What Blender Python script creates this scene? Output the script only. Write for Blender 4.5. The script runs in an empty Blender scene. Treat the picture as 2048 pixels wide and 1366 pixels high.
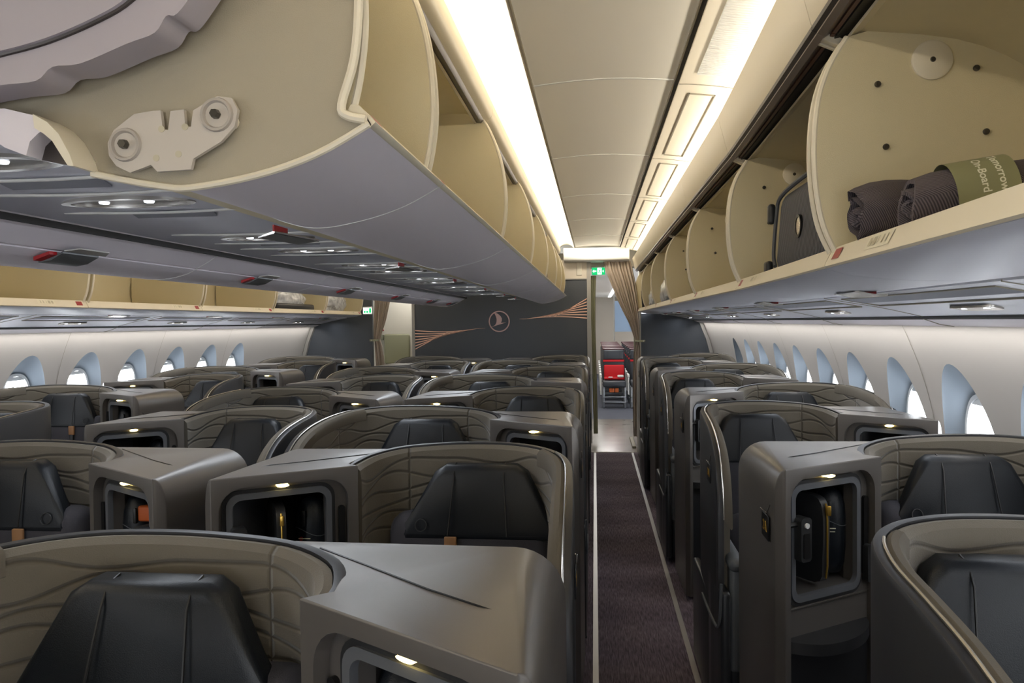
import bpy, bmesh, math, random
from mathutils import Vector, Matrix
random.seed(4)
S = bpy.context.scene
COL = S.collection
PI = math.pi
# ---------------------------------------------------------------- camera
H = 1.65
cam = bpy.data.cameras.new('camera'); co = bpy.data.objects.new('camera', cam); COL.objects.link(co)
cam.sensor_width = 36; cam.lens = 36*1530/2048; cam.clip_start = .02; cam.clip_end = 300
yaw, pitch, roll = math.radians(6.17537), math.radians(-1.46091), .012
fw = Vector((-math.sin(yaw)*math.cos(pitch), math.cos(yaw)*math.cos(pitch), math.sin(pitch)))
r0 = Vector((math.cos(yaw), math.sin(yaw), 0)); u0 = r0.cross(fw)
rt = math.cos(roll)*r0 - math.sin(roll)*u0; up = math.cos(roll)*u0 + math.sin(roll)*r0
M = Matrix((rt, up, -fw)).transposed().to_4x4(); M.translation = Vector((0, 0, H))
co.matrix_world = M
S.camera = co
# ---------------------------------------------------------------- world, lights, exposure
W = bpy.data.worlds.new('World'); S.world = W; W.use_nodes = True
bg = W.node_tree.nodes['Background']; bg.inputs[0].default_value = (.91, .95, 1, 1); bg.inputs[1].default_value = 8.0
S.view_settings.view_transform = 'Standard'; S.view_settings.look = 'None'
S.view_settings.gamma = 1; S.view_settings.use_curve_mapping = False
S.view_settings.exposure = 1.05
WARM = (1, .90, .74); WHITE = (1, .97, .93); COOL = (.86, .92, 1)
def area(name, loc, sx, sy, power, color, direction):
    l = bpy.data.lights.new(name, 'AREA'); l.shape = 'RECTANGLE'; l.size = sx; l.size_y = sy
    l.energy = power; l.color = color
    o = bpy.data.objects.new(name, l); COL.objects.link(o); o.location = loc
    d = Vector(direction).normalized()
    z = -d; y = Vector((0, 1, 0)); x = y.cross(z).normalized(); y = z.cross(x)
    m = Matrix((x, y, z)).transposed().to_4x4(); m.translation = Vector(loc); o.matrix_world = m
    return o
C = -1.26                       # centre line of the cabin
def mx(x): return 2*C - x       # mirror about the centre line
Y0, Y1 = -1.6, 10.4             # cabin start and partition
LY = (Y0+Y1)/2; LL = Y1-Y0-.2
# cove strips above the valances of both aisles
for f in (lambda x: x, mx):
    s = 1 if f(1) == 1 else -1
    area('cove_strip_lamp', (f(.60), LY, 2.50), .03, LL, 21, WARM, (-s*1, 0, .30))
    area('cove_strip_lamp', (f(-.475), LY, 2.607), .03, LL, 20, WARM, (s*1, 0, .15))
    # strip at the top of the side wall washing it
    area('sidewall_strip_lamp', (f(1.36), LY, 1.60), .03, LL, 11, WHITE, (s*.25, 0, -1))
    # reading and service lights of the outboard panels
    area('reading_light_row', (f(1.10), LY, 1.675), .05, LL, 9, COOL, (0, 0, -1))
    # added cool fill at the front wall, unseen behind the photographer
    area('front_fill_lamp', (f(.1), Y0+.06, 1.0), .9, 1.5, 13, COOL, (0, 1, -.25))
area('reading_light_row', (C, 5.4, 1.975), .08, 8.2, 22, COOL, (0, 0, -1))
area('ceiling_end_lamp', (.03, 9.9, 2.60), .5, .08, 2.2, WARM, (0, .5, -1))
area('vestibule_lamp', (.2, 11.3, 2.36), .4, .6, 7, WHITE, (0, 0, -1))
area('vestibule_lamp', (-2.75, 10.9, 2.3), .3, .4, 4, WHITE, (0, .1, -1))
area('economy_lamp', (.3, 17.5, 2.3), .3, 8, 40, WHITE, (0, 0, -1))

# ---------------------------------------------------------------- materials
def rgb(h):
    h = h.lstrip('#'); v = [int(h[i:i+2], 16)/255 for i in (0, 2, 4)]
    return tuple(c/12.92 if c <= .04045 else ((c+.055)/1.055)**2.4 for c in v)+(1,)
MATS = {}
def mat(name, col, rough=.5, metal=0., bump=0., bscale=300., spec=.5, var=0., vscale=6., emit=None, es=0., coat=0., stretch=None):
    m = bpy.data.materials.new(name); m.use_nodes = True; MATS[name] = m
    nt = m.node_tree; b = nt.nodes['Principled BSDF']
    b.inputs['Base Color'].default_value = rgb(col); b.inputs['Roughness'].default_value = rough
    b.inputs['Metallic'].default_value = metal; b.inputs['Specular IOR Level'].default_value = spec
    b.inputs['Coat Weight'].default_value = coat; b.inputs['Coat Roughness'].default_value = .15
    tc = nt.nodes.new('ShaderNodeTexCoord')
    src = tc.outputs['Object']
    if stretch:
        mp = nt.nodes.new('ShaderNodeMapping'); mp.inputs['Scale'].default_value = stretch
        nt.links.new(src, mp.inputs[0]); src = mp.outputs[0]
    if bump:
        n = nt.nodes.new('ShaderNodeTexNoise'); n.inputs['Scale'].default_value = bscale; n.inputs['Detail'].default_value = 2
        nt.links.new(src, n.inputs['Vector'])
        bp = nt.nodes.new('ShaderNodeBump'); bp.inputs['Strength'].default_value = bump; bp.inputs['Distance'].default_value = .002
        nt.links.new(n.outputs[0], bp.inputs['Height']); nt.links.new(bp.outputs[0], b.inputs['Normal'])
    if var:
        n = nt.nodes.new('ShaderNodeTexNoise'); n.inputs['Scale'].default_value = vscale; n.inputs['Detail'].default_value = 3
        nt.links.new(src, n.inputs['Vector'])
        r = nt.nodes.new('ShaderNodeValToRGB')
        c = rgb(col)
        r.color_ramp.elements[0].position = .3; r.color_ramp.elements[1].position = .7
        r.color_ramp.elements[0].color = tuple(x*(1-var) for x in c[:3])+(1,)
        r.color_ramp.elements[1].color = tuple(min(1, x*(1+var)) for x in c[:3])+(1,)
        nt.links.new(n.outputs[0], r.inputs[0]); nt.links.new(r.outputs[0], b.inputs['Base Color'])
    if emit:
        b.inputs['Emission Color'].default_value = rgb(emit); b.inputs['Emission Strength'].default_value = es
    return m
mat('beige', 'd2c6a3', .5, bump=.25, bscale=500)
mat('bracket', 'bfb7ac', .45)
mat('washer', 'a8a096', .5)
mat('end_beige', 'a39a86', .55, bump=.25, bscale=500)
mat('rail_band', '857a71', .4, metal=.25)
mat('beige_edge', 'dcd3bd', .4)
mat('bin_white', 'dad4da', .55, bump=.08, bscale=900)
mat('bin_under', 'c9cbd6', .42, bump=.08, bscale=900)
mat('ceiling_panel', 'eae6dc', .42)
mat('cove_panel', 'e6ddcb', .5)
mat('valance', 'd6ccb4', .4)
mat('seam', '8d8778', .6)
mat('silver', 'b8b4ae', .25, metal=.9)
mat('rail_dark', '4b4542', .35, metal=.4)
mat('black', '0a0a0b', .4)
mat('dark_slot', '1b1815', .6)
mat('red', '9a0713', .4)
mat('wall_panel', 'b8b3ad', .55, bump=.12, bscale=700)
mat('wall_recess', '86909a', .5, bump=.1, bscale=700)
mat('window_ring', 'd5d9dc', .3)
mat('partition', '44484e', .55, bump=.3, bscale=600)
mat('copper', 'f3c0a6', .35, metal=.3)
mat('rose', 'a78880', .35, metal=.4)
mat('partition_light', 'c5bcae', .5)
mat('frame_grey', '98958f', .4)
mat('curtain', 'b5a89a', .8, bump=.3, bscale=400)
mat('olive', '8d8c70', .6)
mat('olive_pad', '7c7c68', .6)
mat('galley_white', 'c9c4b6', .45)
mat('vinyl', '8a847c', .22, var=.12, vscale=3)
mat('console', '686460', .36, metal=.45, bump=.06, bscale=900)
mat('console_dark', '2b2b2d', .42, metal=.2)
mat('plastic_dark', '242527', .4)
mat('plastic_grey', '55585a', .4)
mat('bezel', '74777d', .3, metal=.5)
mat('leather', '0c1117', .38, bump=.22, bscale=500, spec=.36)
mat('fabric', '35343a', .85, bump=.4, bscale=700)
mat('rim_velvet', '5a544a', .85, bump=.3, bscale=500)
mat('tag', '8a6440', .6)
mat('carpet_eco', '565a66', .9)
mat('track', 'a9a6a2', .35, metal=.7)
mat('lamp', 'fff0b0', .4, emit='ffe08a', es=4)
mat('lamp_white', 'ffffff', .4, emit='eef4ff', es=2.2)
mat('green', '0c9a5c', .5, emit='0fae66', es=.7)
mat('sign_white', 'f4fff8', .5, emit='eafff2', es=.9)
mat('gold', 'c9a24a', .3, metal=.8)
mat('eco_leather', '33373e', .45)
mat('eco_top', '4a2429', .45)
mat('eco_red', 'c2101c', .7)
mat('eco_frame', '8c9096', .35, metal=.6)
mat('white_plastic', 'd8d8d4', .4)
mat('plate_white', 'e2dbc4', .5)
mat('plate_mark', 'b9b198', .5)
mat('orange', 'b5561d', .6)
mat('flap_lilac', 'aba4a9', .5)
mat('band', '8b8a66', .7)
mat('band_text', 'e5e2cc', .7)
mat('plastic_wrap', 'b9bbbd', .25, var=.35, vscale=18, spec=.8)
mat('case_side', '4e5054', .7)
mat('screw', '57534c', .35, metal=.7)
mat('copper_wood', '5a3524', .5)
mat('blue_panel', '8fa6c2', .3)
mat('vent_dark', '8a867c', .7)

def nodes_of(m):
    nt = m.node_tree; return nt, nt.nodes['Principled BSDF']
def mth(nt, op, a, b=None, c=None):
    n = nt.nodes.new('ShaderNodeMath'); n.operation = op
    for i, v in enumerate((a, b, c)):
        if v is None: continue
        if isinstance(v, (int, float)): n.inputs[i].default_value = v
        else: nt.links.new(v, n.inputs[i])
    return n.outputs[0]
# quilted velvet: wavy stitched grooves driven by the UV map (metres along the shell, height)
def quilt_mat():
    m = mat('quilt', '6c665c', .85, spec=.3); nt, b = nodes_of(m)
    uv = nt.nodes.new('ShaderNodeUVMap'); uv.uv_map = 'UVMap'
    sp = nt.nodes.new('ShaderNodeSeparateXYZ'); nt.links.new(uv.outputs[0], sp.inputs[0])
    s, z = sp.outputs[0], sp.outputs[1]
    groove = None
    for k in range(12):
        base = .050 + .040*k
        w1 = mth(nt, 'SINE', mth(nt, 'MULTIPLY_ADD', s, 15.+(k*37 % 5), k*1.9))
        w2 = mth(nt, 'SINE', mth(nt, 'MULTIPLY_ADD', s, 23.-(k*13 % 7), k*.8))
        c = mth(nt, 'MULTIPLY_ADD', w1, .014, base); c = mth(nt, 'MULTIPLY_ADD', w2, .007, c)
        d = mth(nt, 'ABSOLUTE', mth(nt, 'SUBTRACT', z, c))
        groove = d if groove is None else mth(nt, 'MINIMUM', groove, d)
    for sv in (.26, .98):
        d = mth(nt, 'ABSOLUTE', mth(nt, 'SUBTRACT', s, sv)); groove = mth(nt, 'MINIMUM', groove, d)
    g = nt.nodes.new('ShaderNodeMapRange'); g.interpolation_type = 'SMOOTHSTEP'
    nt.links.new(groove, g.inputs[0]); g.inputs[1].default_value = 0; g.inputs[2].default_value = .008
    no = nt.nodes.new('ShaderNodeTexNoise'); no.inputs['Scale'].default_value = 350
    tc = nt.nodes.new('ShaderNodeTexCoord'); nt.links.new(tc.outputs['Object'], no.inputs['Vector'])
    hh = mth(nt, 'MULTIPLY_ADD', no.outputs[0], .12, g.outputs[0])
    bp = nt.nodes.new('ShaderNodeBump'); bp.inputs['Strength'].default_value = .9; bp.inputs['Distance'].default_value = .006
    nt.links.new(hh, bp.inputs['Height']); nt.links.new(bp.outputs[0], b.inputs['Normal'])
    r = nt.nodes.new('ShaderNodeValToRGB'); r.color_ramp.elements[0].color = rgb('494339'); r.color_ramp.elements[1].color = rgb('625c51')
    r.color_ramp.elements[0].position = .0; r.color_ramp.elements[1].position = .45
    nt.links.new(g.outputs[0], r.inputs[0]); nt.links.new(r.outputs[0], b.inputs['Base Color'])
    b.inputs['Sheen Weight'].default_value = .25
quilt_mat()
def carpet_mat():
    m = mat('carpet', '4a4348', .95, spec=.2); nt, b = nodes_of(m)
    tc = nt.nodes.new('ShaderNodeTexCoord'); mp = nt.nodes.new('ShaderNodeMapping'); mp.inputs['Scale'].default_value = (160, 14, 1)
    nt.links.new(tc.outputs['Object'], mp.inputs[0])
    n = nt.nodes.new('ShaderNodeTexNoise'); n.inputs['Scale'].default_value = 1; n.inputs['Detail'].default_value = 3
    nt.links.new(mp.outputs[0], n.inputs['Vector'])
    r = nt.nodes.new('ShaderNodeValToRGB'); e = r.color_ramp.elements
    e[0].position = .35; e[0].color = rgb('4a4147'); e[1].position = .72; e[1].color = rgb('756a73')
    nt.links.new(n.outputs[0], r.inputs[0])
    w = nt.nodes.new('ShaderNodeTexWave'); w.bands_direction = 'Y'; w.inputs['Scale'].default_value = .62; w.inputs['Distortion'].default_value = 1.2
    nt.links.new(tc.outputs['Object'], w.inputs['Vector'])
    mxn = nt.nodes.new('ShaderNodeMix'); mxn.data_type = 'RGBA'; mxn.blend_type = 'MULTIPLY'
    mxn.inputs[6].default_value = rgb('ffffff')
    nt.links.new(mth(nt, 'MULTIPLY', w.outputs['Fac'], .35), mxn.inputs[0])
    nt.links.new(r.outputs[0], mxn.inputs[6]); mxn.inputs[7].default_value = rgb('b9b4c4')
    nt.links.new(mxn.outputs[2], b.inputs['Base Color'])
    bp = nt.nodes.new('ShaderNodeBump'); bp.inputs['Strength'].default_value = .5; bp.inputs['Distance'].default_value = .003
    nt.links.new(n.outputs[0], bp.inputs['Height']); nt.links.new(bp.outputs[0], b.inputs['Normal'])
carpet_mat()
def glass_mat():
    m = bpy.data.materials.new('pane_glass'); m.use_nodes = True; MATS['pane_glass'] = m
    nt = m.node_tree; nt.nodes.remove(nt.nodes['Principled BSDF'])
    t = nt.nodes.new('ShaderNodeBsdfTransparent'); g = nt.nodes.new('ShaderNodeBsdfGlossy'); g.inputs['Roughness'].default_value = .05
    mix = nt.nodes.new('ShaderNodeMixShader'); mix.inputs[0].default_value = .05
    nt.links.new(t.outputs[0], mix.inputs[1]); nt.links.new(g.outputs[0], mix.inputs[2])
    nt.links.new(mix.outputs[0], nt.nodes['Material Output'].inputs[0])
glass_mat()
def stripes_mat(name, c1, c2, scale, direction='X', rough=.8, dist=0.):
    m = mat(name, c1, rough); nt, b = nodes_of(m)
    tc = nt.nodes.new('ShaderNodeTexCoord'); w = nt.nodes.new('ShaderNodeTexWave'); w.bands_direction = direction
    w.inputs['Scale'].default_value = scale; w.inputs['Distortion'].default_value = dist; nt.links.new(tc.outputs['Object'], w.inputs['Vector'])
    r = nt.nodes.new('ShaderNodeValToRGB'); r.color_ramp.elements[0].color = rgb(c1); r.color_ramp.elements[1].color = rgb(c2)
    r.color_ramp.elements[0].position = .3; r.color_ramp.elements[1].position = .7
    nt.links.new(w.outputs['Fac'], r.inputs[0]); nt.links.new(r.outputs[0], b.inputs['Base Color'])
    bp = nt.nodes.new('ShaderNodeBump'); bp.inputs['Strength'].default_value = .5; bp.inputs['Distance'].default_value = .003
    nt.links.new(w.outputs['Fac'], bp.inputs['Height']); nt.links.new(bp.outputs[0], b.inputs['Normal'])
stripes_mat('case_fabric', '2b2b2e', '66666a', 22, 'Y', dist=.6)
stripes_mat('blanket', '453f43', '6b6266', 130, 'DIAGONAL', rough=.95, dist=.4)
stripes_mat('grille', '7d7f88', 'a9acb5', 60, 'Y')

# ---------------------------------------------------------------- mesh helpers
class MB:
    def __init__(s): s.v = []; s.f = []; s.uv = {}
    def add(s, vs, fs, uvs=None):
        o = len(s.v); s.v += [tuple(p) for p in vs]
        for i, f in enumerate(fs):
            if uvs: s.uv[len(s.f)] = uvs[i]
            s.f.append([o+k for k in f])
        return s
    def xf(s, m):
        s.v = [tuple(m @ Vector(p)) for p in s.v]; return s
def from_bm(bm):
    m = MB(); bm.verts.index_update(); m.add([v.co[:] for v in bm.verts], [[v.index for v in f.verts] for f in bm.faces]); bm.free(); return m
def join(*ms):
    r = MB()
    for m in ms: r.add(m.v, m.f, [m.uv.get(i) for i in range(len(m.f))] if m.uv else None)
    return r
def obj(name, mb, material, parent=None, angle=38, loc=None):
    me = bpy.data.meshes.new(name); me.from_pydata(mb.v, [], mb.f); me.validate()
    if mb.uv and len(me.polygons) == len(mb.f):
        l = me.uv_layers.new(name='UVMap')
        for i, p in enumerate(me.polygons):
            if mb.uv.get(i):
                for k, li in enumerate(p.loop_indices): l.data[li].uv = mb.uv[i][k]
    bm = bmesh.new(); bm.from_mesh(me); bmesh.ops.recalc_face_normals(bm, faces=bm.faces); bm.to_mesh(me); bm.free()
    me.materials.append(MATS[material])
    for p in me.polygons: p.use_smooth = True
    me.set_sharp_from_angle(angle=math.radians(angle))
    o = bpy.data.objects.new(name, me); COL.objects.link(o)
    if loc: o.location = loc
    if parent: o.parent = parent
    return o
def empty(name, loc=(0, 0, 0)):
    o = bpy.data.objects.new(name, None); COL.objects.link(o); o.location = loc; o.empty_display_size = .1; return o
def tag(o, label, cat, group=None):
    o['label'] = label; o['category'] = cat
    if group: o['group'] = group
    return o
def struct(o): o['kind'] = 'structure'; return o
def box(x0, x1, y0, y1, z0, z1):
    v = [(x, y, z) for x in (x0, x1) for y in (y0, y1) for z in (z0, z1)]
    return MB().add(v, [(0, 1, 3, 2), (4, 6, 7, 5), (0, 4, 5, 1), (2, 3, 7, 6), (0, 2, 6, 4), (1, 5, 7, 3)])
def rbox(x0, x1, y0, y1, z0, z1, r=.01, seg=3):
    bm = bmesh.new(); m = box(x0, x1, y0, y1, z0, z1)
    vs = [bm.verts.new(p) for p in m.v]
    for f in m.f: bm.faces.new([vs[i] for i in f])
    bmesh.ops.bevel(bm, geom=list(bm.edges), offset=min(r, .49*min(abs(x1-x0), abs(y1-y0), abs(z1-z0))), segments=seg, profile=.5, affect='EDGES', clamp_overlap=True)
    return from_bm(bm)
def prism(poly, z0, z1, axis='z'):
    """closed 2-D polygon extruded along an axis; poly in (x,y),(x,z) or (y,z)"""
    n = len(poly); vs = []
    for h in (z0, z1):
        for a, b in poly: vs.append({'z': (a, b, h), 'y': (a, h, b), 'x': (h, a, b)}[axis])
    fs = [list(range(n)), list(range(n, 2*n))]+[(i, (i+1) % n, n+(i+1) % n, n+i) for i in range(n)]
    return MB().add(vs, fs)
def ext(prof, ys, xsh=None, closed=True, caps=True):
    """closed profile (x,z) swept along y"""
    n = len(prof); vs = []
    for y in ys:
        s = xsh(y) if xsh else 0
        vs += [(x+s, y, z) for x, z in prof]
    fs = []
    for k in range(len(ys)-1):
        for i in range(n if closed else n-1):
            j = (i+1) % n; fs.append((k*n+i, k*n+j, (k+1)*n+j, (k+1)*n+i))
    if closed and caps: fs += [list(range(n)), list(range((len(ys)-1)*n, len(ys)*n))]
    return MB().add(vs, fs)
def thick(prof, t):
    """open polyline -> closed band of thickness t (offset to the left)"""
    out = []
    for i, (x, z) in enumerate(prof):
        a = prof[max(0, i-1)]; b = prof[min(len(prof)-1, i+1)]
        dx, dz = b[0]-a[0], b[1]-a[1]; l = math.hypot(dx, dz) or 1
        out.append((x-dz/l*t, z+dx/l*t))
    return list(prof)+out[::-1]
def crom(pts, n=6, closed=False):
    """Catmull-Rom through points of any dimension"""
    out = []; N = len(pts)
    rng = range(N if closed else N-1)
    for i in rng:
        P = [pts[(i+k) % N] if closed else pts[min(max(i+k, 0), N-1)] for k in (-1, 0, 1, 2)]
        for s in range(n):
            t = s/n
            out.append(tuple(.5*((2*b)+(-a+c)*t+(2*a-5*b+4*c-d)*t*t+(-a+3*b-3*c+d)*t**3) for a, b, c, d in zip(*P)))
    if not closed: out.append(tuple(pts[-1]))
    return out
def tube(pts, r, n=8, caps=True, closed=False):
    pts = [Vector(p) for p in pts]; vs = []; N = len(pts); prev = None
    for i, p in enumerate(pts):
        if closed: d = pts[(i+1) % N]-pts[i-1]
        else: d = pts[min(i+1, N-1)]-pts[max(i-1, 0)]
        d.normalize()
        a = prev if prev is not None else (Vector((0, 0, 1)) if abs(d.z) < .9 else Vector((1, 0, 0)))
        x = (a-d*a.dot(d)).normalized(); prev = x; y = d.cross(x)
        rr = r[i] if isinstance(r, (list, tuple)) else r
        vs += [p+rr*(math.cos(t)*x+math.sin(t)*y) for t in (2*PI*k/n for k in range(n))]
    fs = []
    for i in range(N if closed else N-1):
        for k in range(n):
            a, b = i*n+k, i*n+(k+1) % n; j = ((i+1) % N)*n
            fs.append((a, b, j+(k+1) % n, j+k))
    if caps and not closed: fs += [list(range(n)), list(range((N-1)*n, N*n))]
    return MB().add(vs, fs)
def lathe(prof, c=(0, 0, 0), n=24, axis='z'):
    vs = []; fs = []
    for r, h in prof:
        for k in range(n):
            t = 2*PI*k/n; a, b = r*math.cos(t), r*math.sin(t)
            p = {'z': (a, b, h), 'y': (a, h, b), 'x': (h, a, b)}[axis]
            vs.append((p[0]+c[0], p[1]+c[1], p[2]+c[2]))
    for i in range(len(prof)-1):
        for k in range(n): fs.append((i*n+k, i*n+(k+1) % n, (i+1)*n+(k+1) % n, (i+1)*n+k))
    fs += [list(range(n)), list(range((len(prof)-1)*n, len(prof)*n))]
    return MB().add(vs, fs)
def rrect(x0, x1, z0, z1, r, n=5):
    out = []
    for cx, cz, a in ((x1-r, z1-r, 0), (x0+r, z1-r, 90), (x0+r, z0+r, 180), (x1-r, z0+r, 270)):
        for k in range(n+1):
            t = math.radians(a+90*k/n); out.append((cx+r*math.cos(t), cz+r*math.sin(t)))
    return out
def ring2d(outer, inner, d0, d1, fn):
    """band between two matching outlines, from depth d0 to d1; fn(a,b,d)->xyz"""
    n = len(outer); vs = [fn(a, b, d) for d in (d0, d1) for a, b in outer]+[fn(a, b, d) for d in (d0, d1) for a, b in inner]
    fs = []
    for i in range(n):
        j = (i+1) % n
        fs += [(i, j, n+j, n+i), (2*n+i, 2*n+j, 3*n+j, 3*n+i), (i, j, 2*n+j, 2*n+i), (n+i, n+j, 3*n+j, 3*n+i)]
    return MB().add(vs, fs)
def slab2d(poly, d0, d1, fn):
    n = len(poly); vs = [fn(a, b, d) for d in (d0, d1) for a, b in poly]
    return MB().add(vs, [list(range(n)), list(range(n, 2*n))]+[(i, (i+1) % n, n+(i+1) % n, n+i) for i in range(n)])
def text_mb(body, size, depth=.001, bold=False):
    cu = bpy.data.curves.new('t', 'FONT'); cu.body = body; cu.size = size; cu.extrude = depth; cu.align_x = 'CENTER'; cu.align_y = 'CENTER'
    if bold: cu.offset = size*.015
    o = bpy.data.objects.new('t', cu); COL.objects.link(o)
    dg = bpy.context.evaluated_depsgraph_get(); me = bpy.data.meshes.new_from_object(o.evaluated_get(dg))
    m = MB().add([v.co[:] for v in me.vertices], [list(p.vertices) for p in me.polygons])
    bpy.data.objects.remove(o); bpy.data.curves.remove(cu); bpy.data.meshes.remove(me); return m
def cut(mb, cutters):
    """boolean difference done once, returns plain geometry"""
    o = obj('tmp', mb, 'black'); cs = []
    for c in cutters:
        k = obj('tmp_cutter', c, 'black'); cs.append(k)
        md = o.modifiers.new('b', 'BOOLEAN'); md.object = k; md.operation = 'DIFFERENCE'; md.solver = 'EXACT'
    dg = bpy.context.evaluated_depsgraph_get(); me = bpy.data.meshes.new_from_object(o.evaluated_get(dg))
    r = MB().add([v.co[:] for v in me.vertices], [list(p.vertices) for p in me.polygons])
    for k in cs+[o]: bpy.data.objects.remove(k)
    return r
def yrange(a, b, step=.3):
    n = max(1, int(math.ceil((b-a)/step))); return [a+(b-a)*i/n for i in range(n+1)]
def copy_tree(root):
    c = root.copy(); COL.objects.link(c)
    for ch in [o for o in COL.objects if o.parent is root]:
        d = copy_tree(ch); d.parent = c
    return c

# ================================================================= STRUCTURE
def hw(z):      # half width of the cabin lining at height z
    return 2.86 - .30*max(0, z-.85)**2 - .12*max(0, .85-z)**2
def wx(side, z): return C + side*hw(z)
struct(obj('floor', join(box(C-3.0, C+3.0, Y0, 9.65, -.05, 0)), 'carpet'))
struct(obj('floor_galley', box(C-3.0, C+3.0, 9.65, 12.9, -.05, -.001), 'vinyl'))
struct(obj('floor_economy', box(C-3.0, C+3.0, 12.9, 24, -.05, -.001), 'carpet_eco'))
ti = 1
for x in (-.012, .452, mx(-.012), mx(.452)):
    struct(obj('trim_%d' % ti, join(box(x-.011, x+.011, Y0, 9.6, 0, .004), box(x+.011, x+.016, Y0, 9.6, 0, .0015)), 'track')); ti += 1
struct(obj('trim_%d' % ti, box(-.05, .47, 9.62, 9.66, 0, .004), 'seam')); ti += 1

WZ, WT = 1.125, .635            # window centre height, pitch
def window_side(side, first, n, WT, nm='right'):
    zt = 1.66; NA = 40
    zs = [0, .15, .3, .45, .6, .7]
    wall = MB()
    yA = first-WT/2; yB = first+(n-1)*WT+WT/2
    def strip(ya, yb, zlist, dx=0.):
        vs = []; fs = []
        for y in (ya, yb):
            vs += [(wx(side, z)+side*dx, y, z) for z in zlist]
        m = len(zlist)
        for i in range(m-1): fs.append((i, i+1, m+i+1, m+i))
        wall.add(vs, fs)
    strip(Y0, Y1, zs)
    zl = [.7+(zt-.7)*i/10 for i in range(11)]
    if yA > Y0: strip(Y0, yA+.03, zl, .004)
    strip(yB-.03, Y1+.05, zl, .004)
    rec = MB(); rings = []
    for k in range(n):
        yc = first+k*WT
        # loops from tile border to recess edge
        loops = []
        for f in range(7):
            t = f/6; lp = []
            for a in range(NA):
                th = 2*PI*a/NA; c_, s_ = math.cos(th), math.sin(th)
                # border point of tile
                hwid, up_, dn_ = WT/2, zt-WZ, WZ-.7
                q = min(hwid/abs(c_) if abs(c_) > 1e-6 else 9, (up_ if s_ > 0 else dn_)/abs(s_) if abs(s_) > 1e-6 else 9)
                bx, bz = q*c_, q*s_
                ex, ez = .232*c_*(1-.20*max(0, s_)), (.325 if s_ > 0 else .33)*s_
                x, z = bx+(ex-bx)*t, bz+(ez-bz)*t
                lp.append((wx(side, WZ+z), yc+x, WZ+z))
            loops.append(lp)
        # exact tile corners: snap the nearest vertices to the corners
        for cy_, cz_ in ((WT/2, zt), (-WT/2, zt), (WT/2, .7), (-WT/2, .7)):
            i = min(range(NA), key=lambda i: (loops[0][i][1]-yc-cy_)**2+(loops[0][i][2]-cz_)**2)
            loops[0][i] = (wx(side, cz_), yc+cy_, cz_)
        vs = [p for lp in loops for p in lp]; fs = []
        for f in range(6):
            for a in range(NA): b = (a+1) % NA; fs.append((f*NA+a, f*NA+b, (f+1)*NA+b, (f+1)*NA+a))
        wall.add(vs, fs)
        # recess: from the ellipse back to the window ring plane
        vs = []; fs = []
        prf = [(0, 0), (.006, .02), (.12, .10), (.45, .55), (.8, .85), (1, 1)]
        px = C+side*(hw(WZ)+.055)
        for q, (dp, t) in enumerate([(0, 0), (.12, .06), (.42, .35), (.75, .7), (1, 1)]):
            for a in range(NA):
                th = 2*PI*a/NA; c_, s_ = math.cos(th), math.sin(th)
                ex, ez = .232*c_*(1-.20*max(0, s_)), (.325 if s_ > 0 else .33)*s_
                sg = lambda v: (1 if v > 0 else -1)
                ix = .135*sg(c_)*abs(c_)**.75; iz = .19*sg(s_)*abs(s_)**.75-.0
                y, z = ex+(ix-ex)*t, ez+(iz-ez)*t
                x0 = wx(side, WZ+ez); x1 = px
                vs.append((x0+(x1-x0)*dp, yc+y, WZ+z))
        for f in range(4):
            for a in range(NA): b = (a+1) % NA; fs.append((f*NA+a, f*NA+b, (f+1)*NA+b, (f+1)*NA+a))
        rec.add(vs, fs)
        rings.append((yc, px))
    w = struct(obj('wall_'+nm, wall, 'wall_panel', angle=60))
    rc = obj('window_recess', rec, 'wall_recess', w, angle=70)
    sm = MB()
    for k in range(0, n+1, 2):
        y = first-WT/2+k*WT
        zz = [.7+i*.08 for i in range(13)]
        sm.add([(wx(side, z)-side*.002, y+dy, z) for z in zz for dy in (-.0022, .0022)], [(2*i, 2*i+1, 2*i+3, 2*i+2) for i in range(12)])
    obj('panel_seam', sm, 'seam', w)
    return rings
ringsR = window_side(1, 3.42-7*WT, 16, WT, nm='right')
ringsL = window_side(-1, 5.08-9*.65, 15, .65, nm='left')
wi = 1
for side, rings in ((1, ringsR), (-1, ringsL)):
    for k, (yc, px) in enumerate(rings):
        if yc < (-.4 if side > 0 else 1.2): pass
        def sup(a, b, n=32):
            out = []
            for i in range(n):
                t = 2*PI*i/n; c_, s_ = math.cos(t), math.sin(t)
                out.append((yc+a*math.copysign(abs(c_)**.75, c_), WZ+b*math.copysign(abs(s_)**.75, s_)))
            return out
        fr = ring2d(sup(.14, .195), sup(.122, .175), 0, .02, lambda a, b, d: (px-side*.012+side*d, a, b))
        w = struct(obj('window_%d' % wi, fr, 'window_ring')); wi += 1
        closed = (side > 0 and k == len(rings)-1)
        if closed: obj('shade', slab2d(sup(.125, .178), .0, .004, lambda a, b, d: (px+side*d, a, b)), 'plastic_grey', w)
        else: obj('pane', slab2d(sup(.125, .178), .004, .006, lambda a, b, d: (px+side*d, a, b)), 'pane_glass', w)
        # pull-down shade edge with grip just under the ring's top
        sh = slab2d([(yc-.10, WZ+.145), (yc+.10, WZ+.145), (yc+.085, WZ+.172), (yc-.085, WZ+.172)], -.008, .002, lambda a, b, d: (px+side*d, a, b))
        obj('shade_grip', sh, 'window_ring', w)

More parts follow.
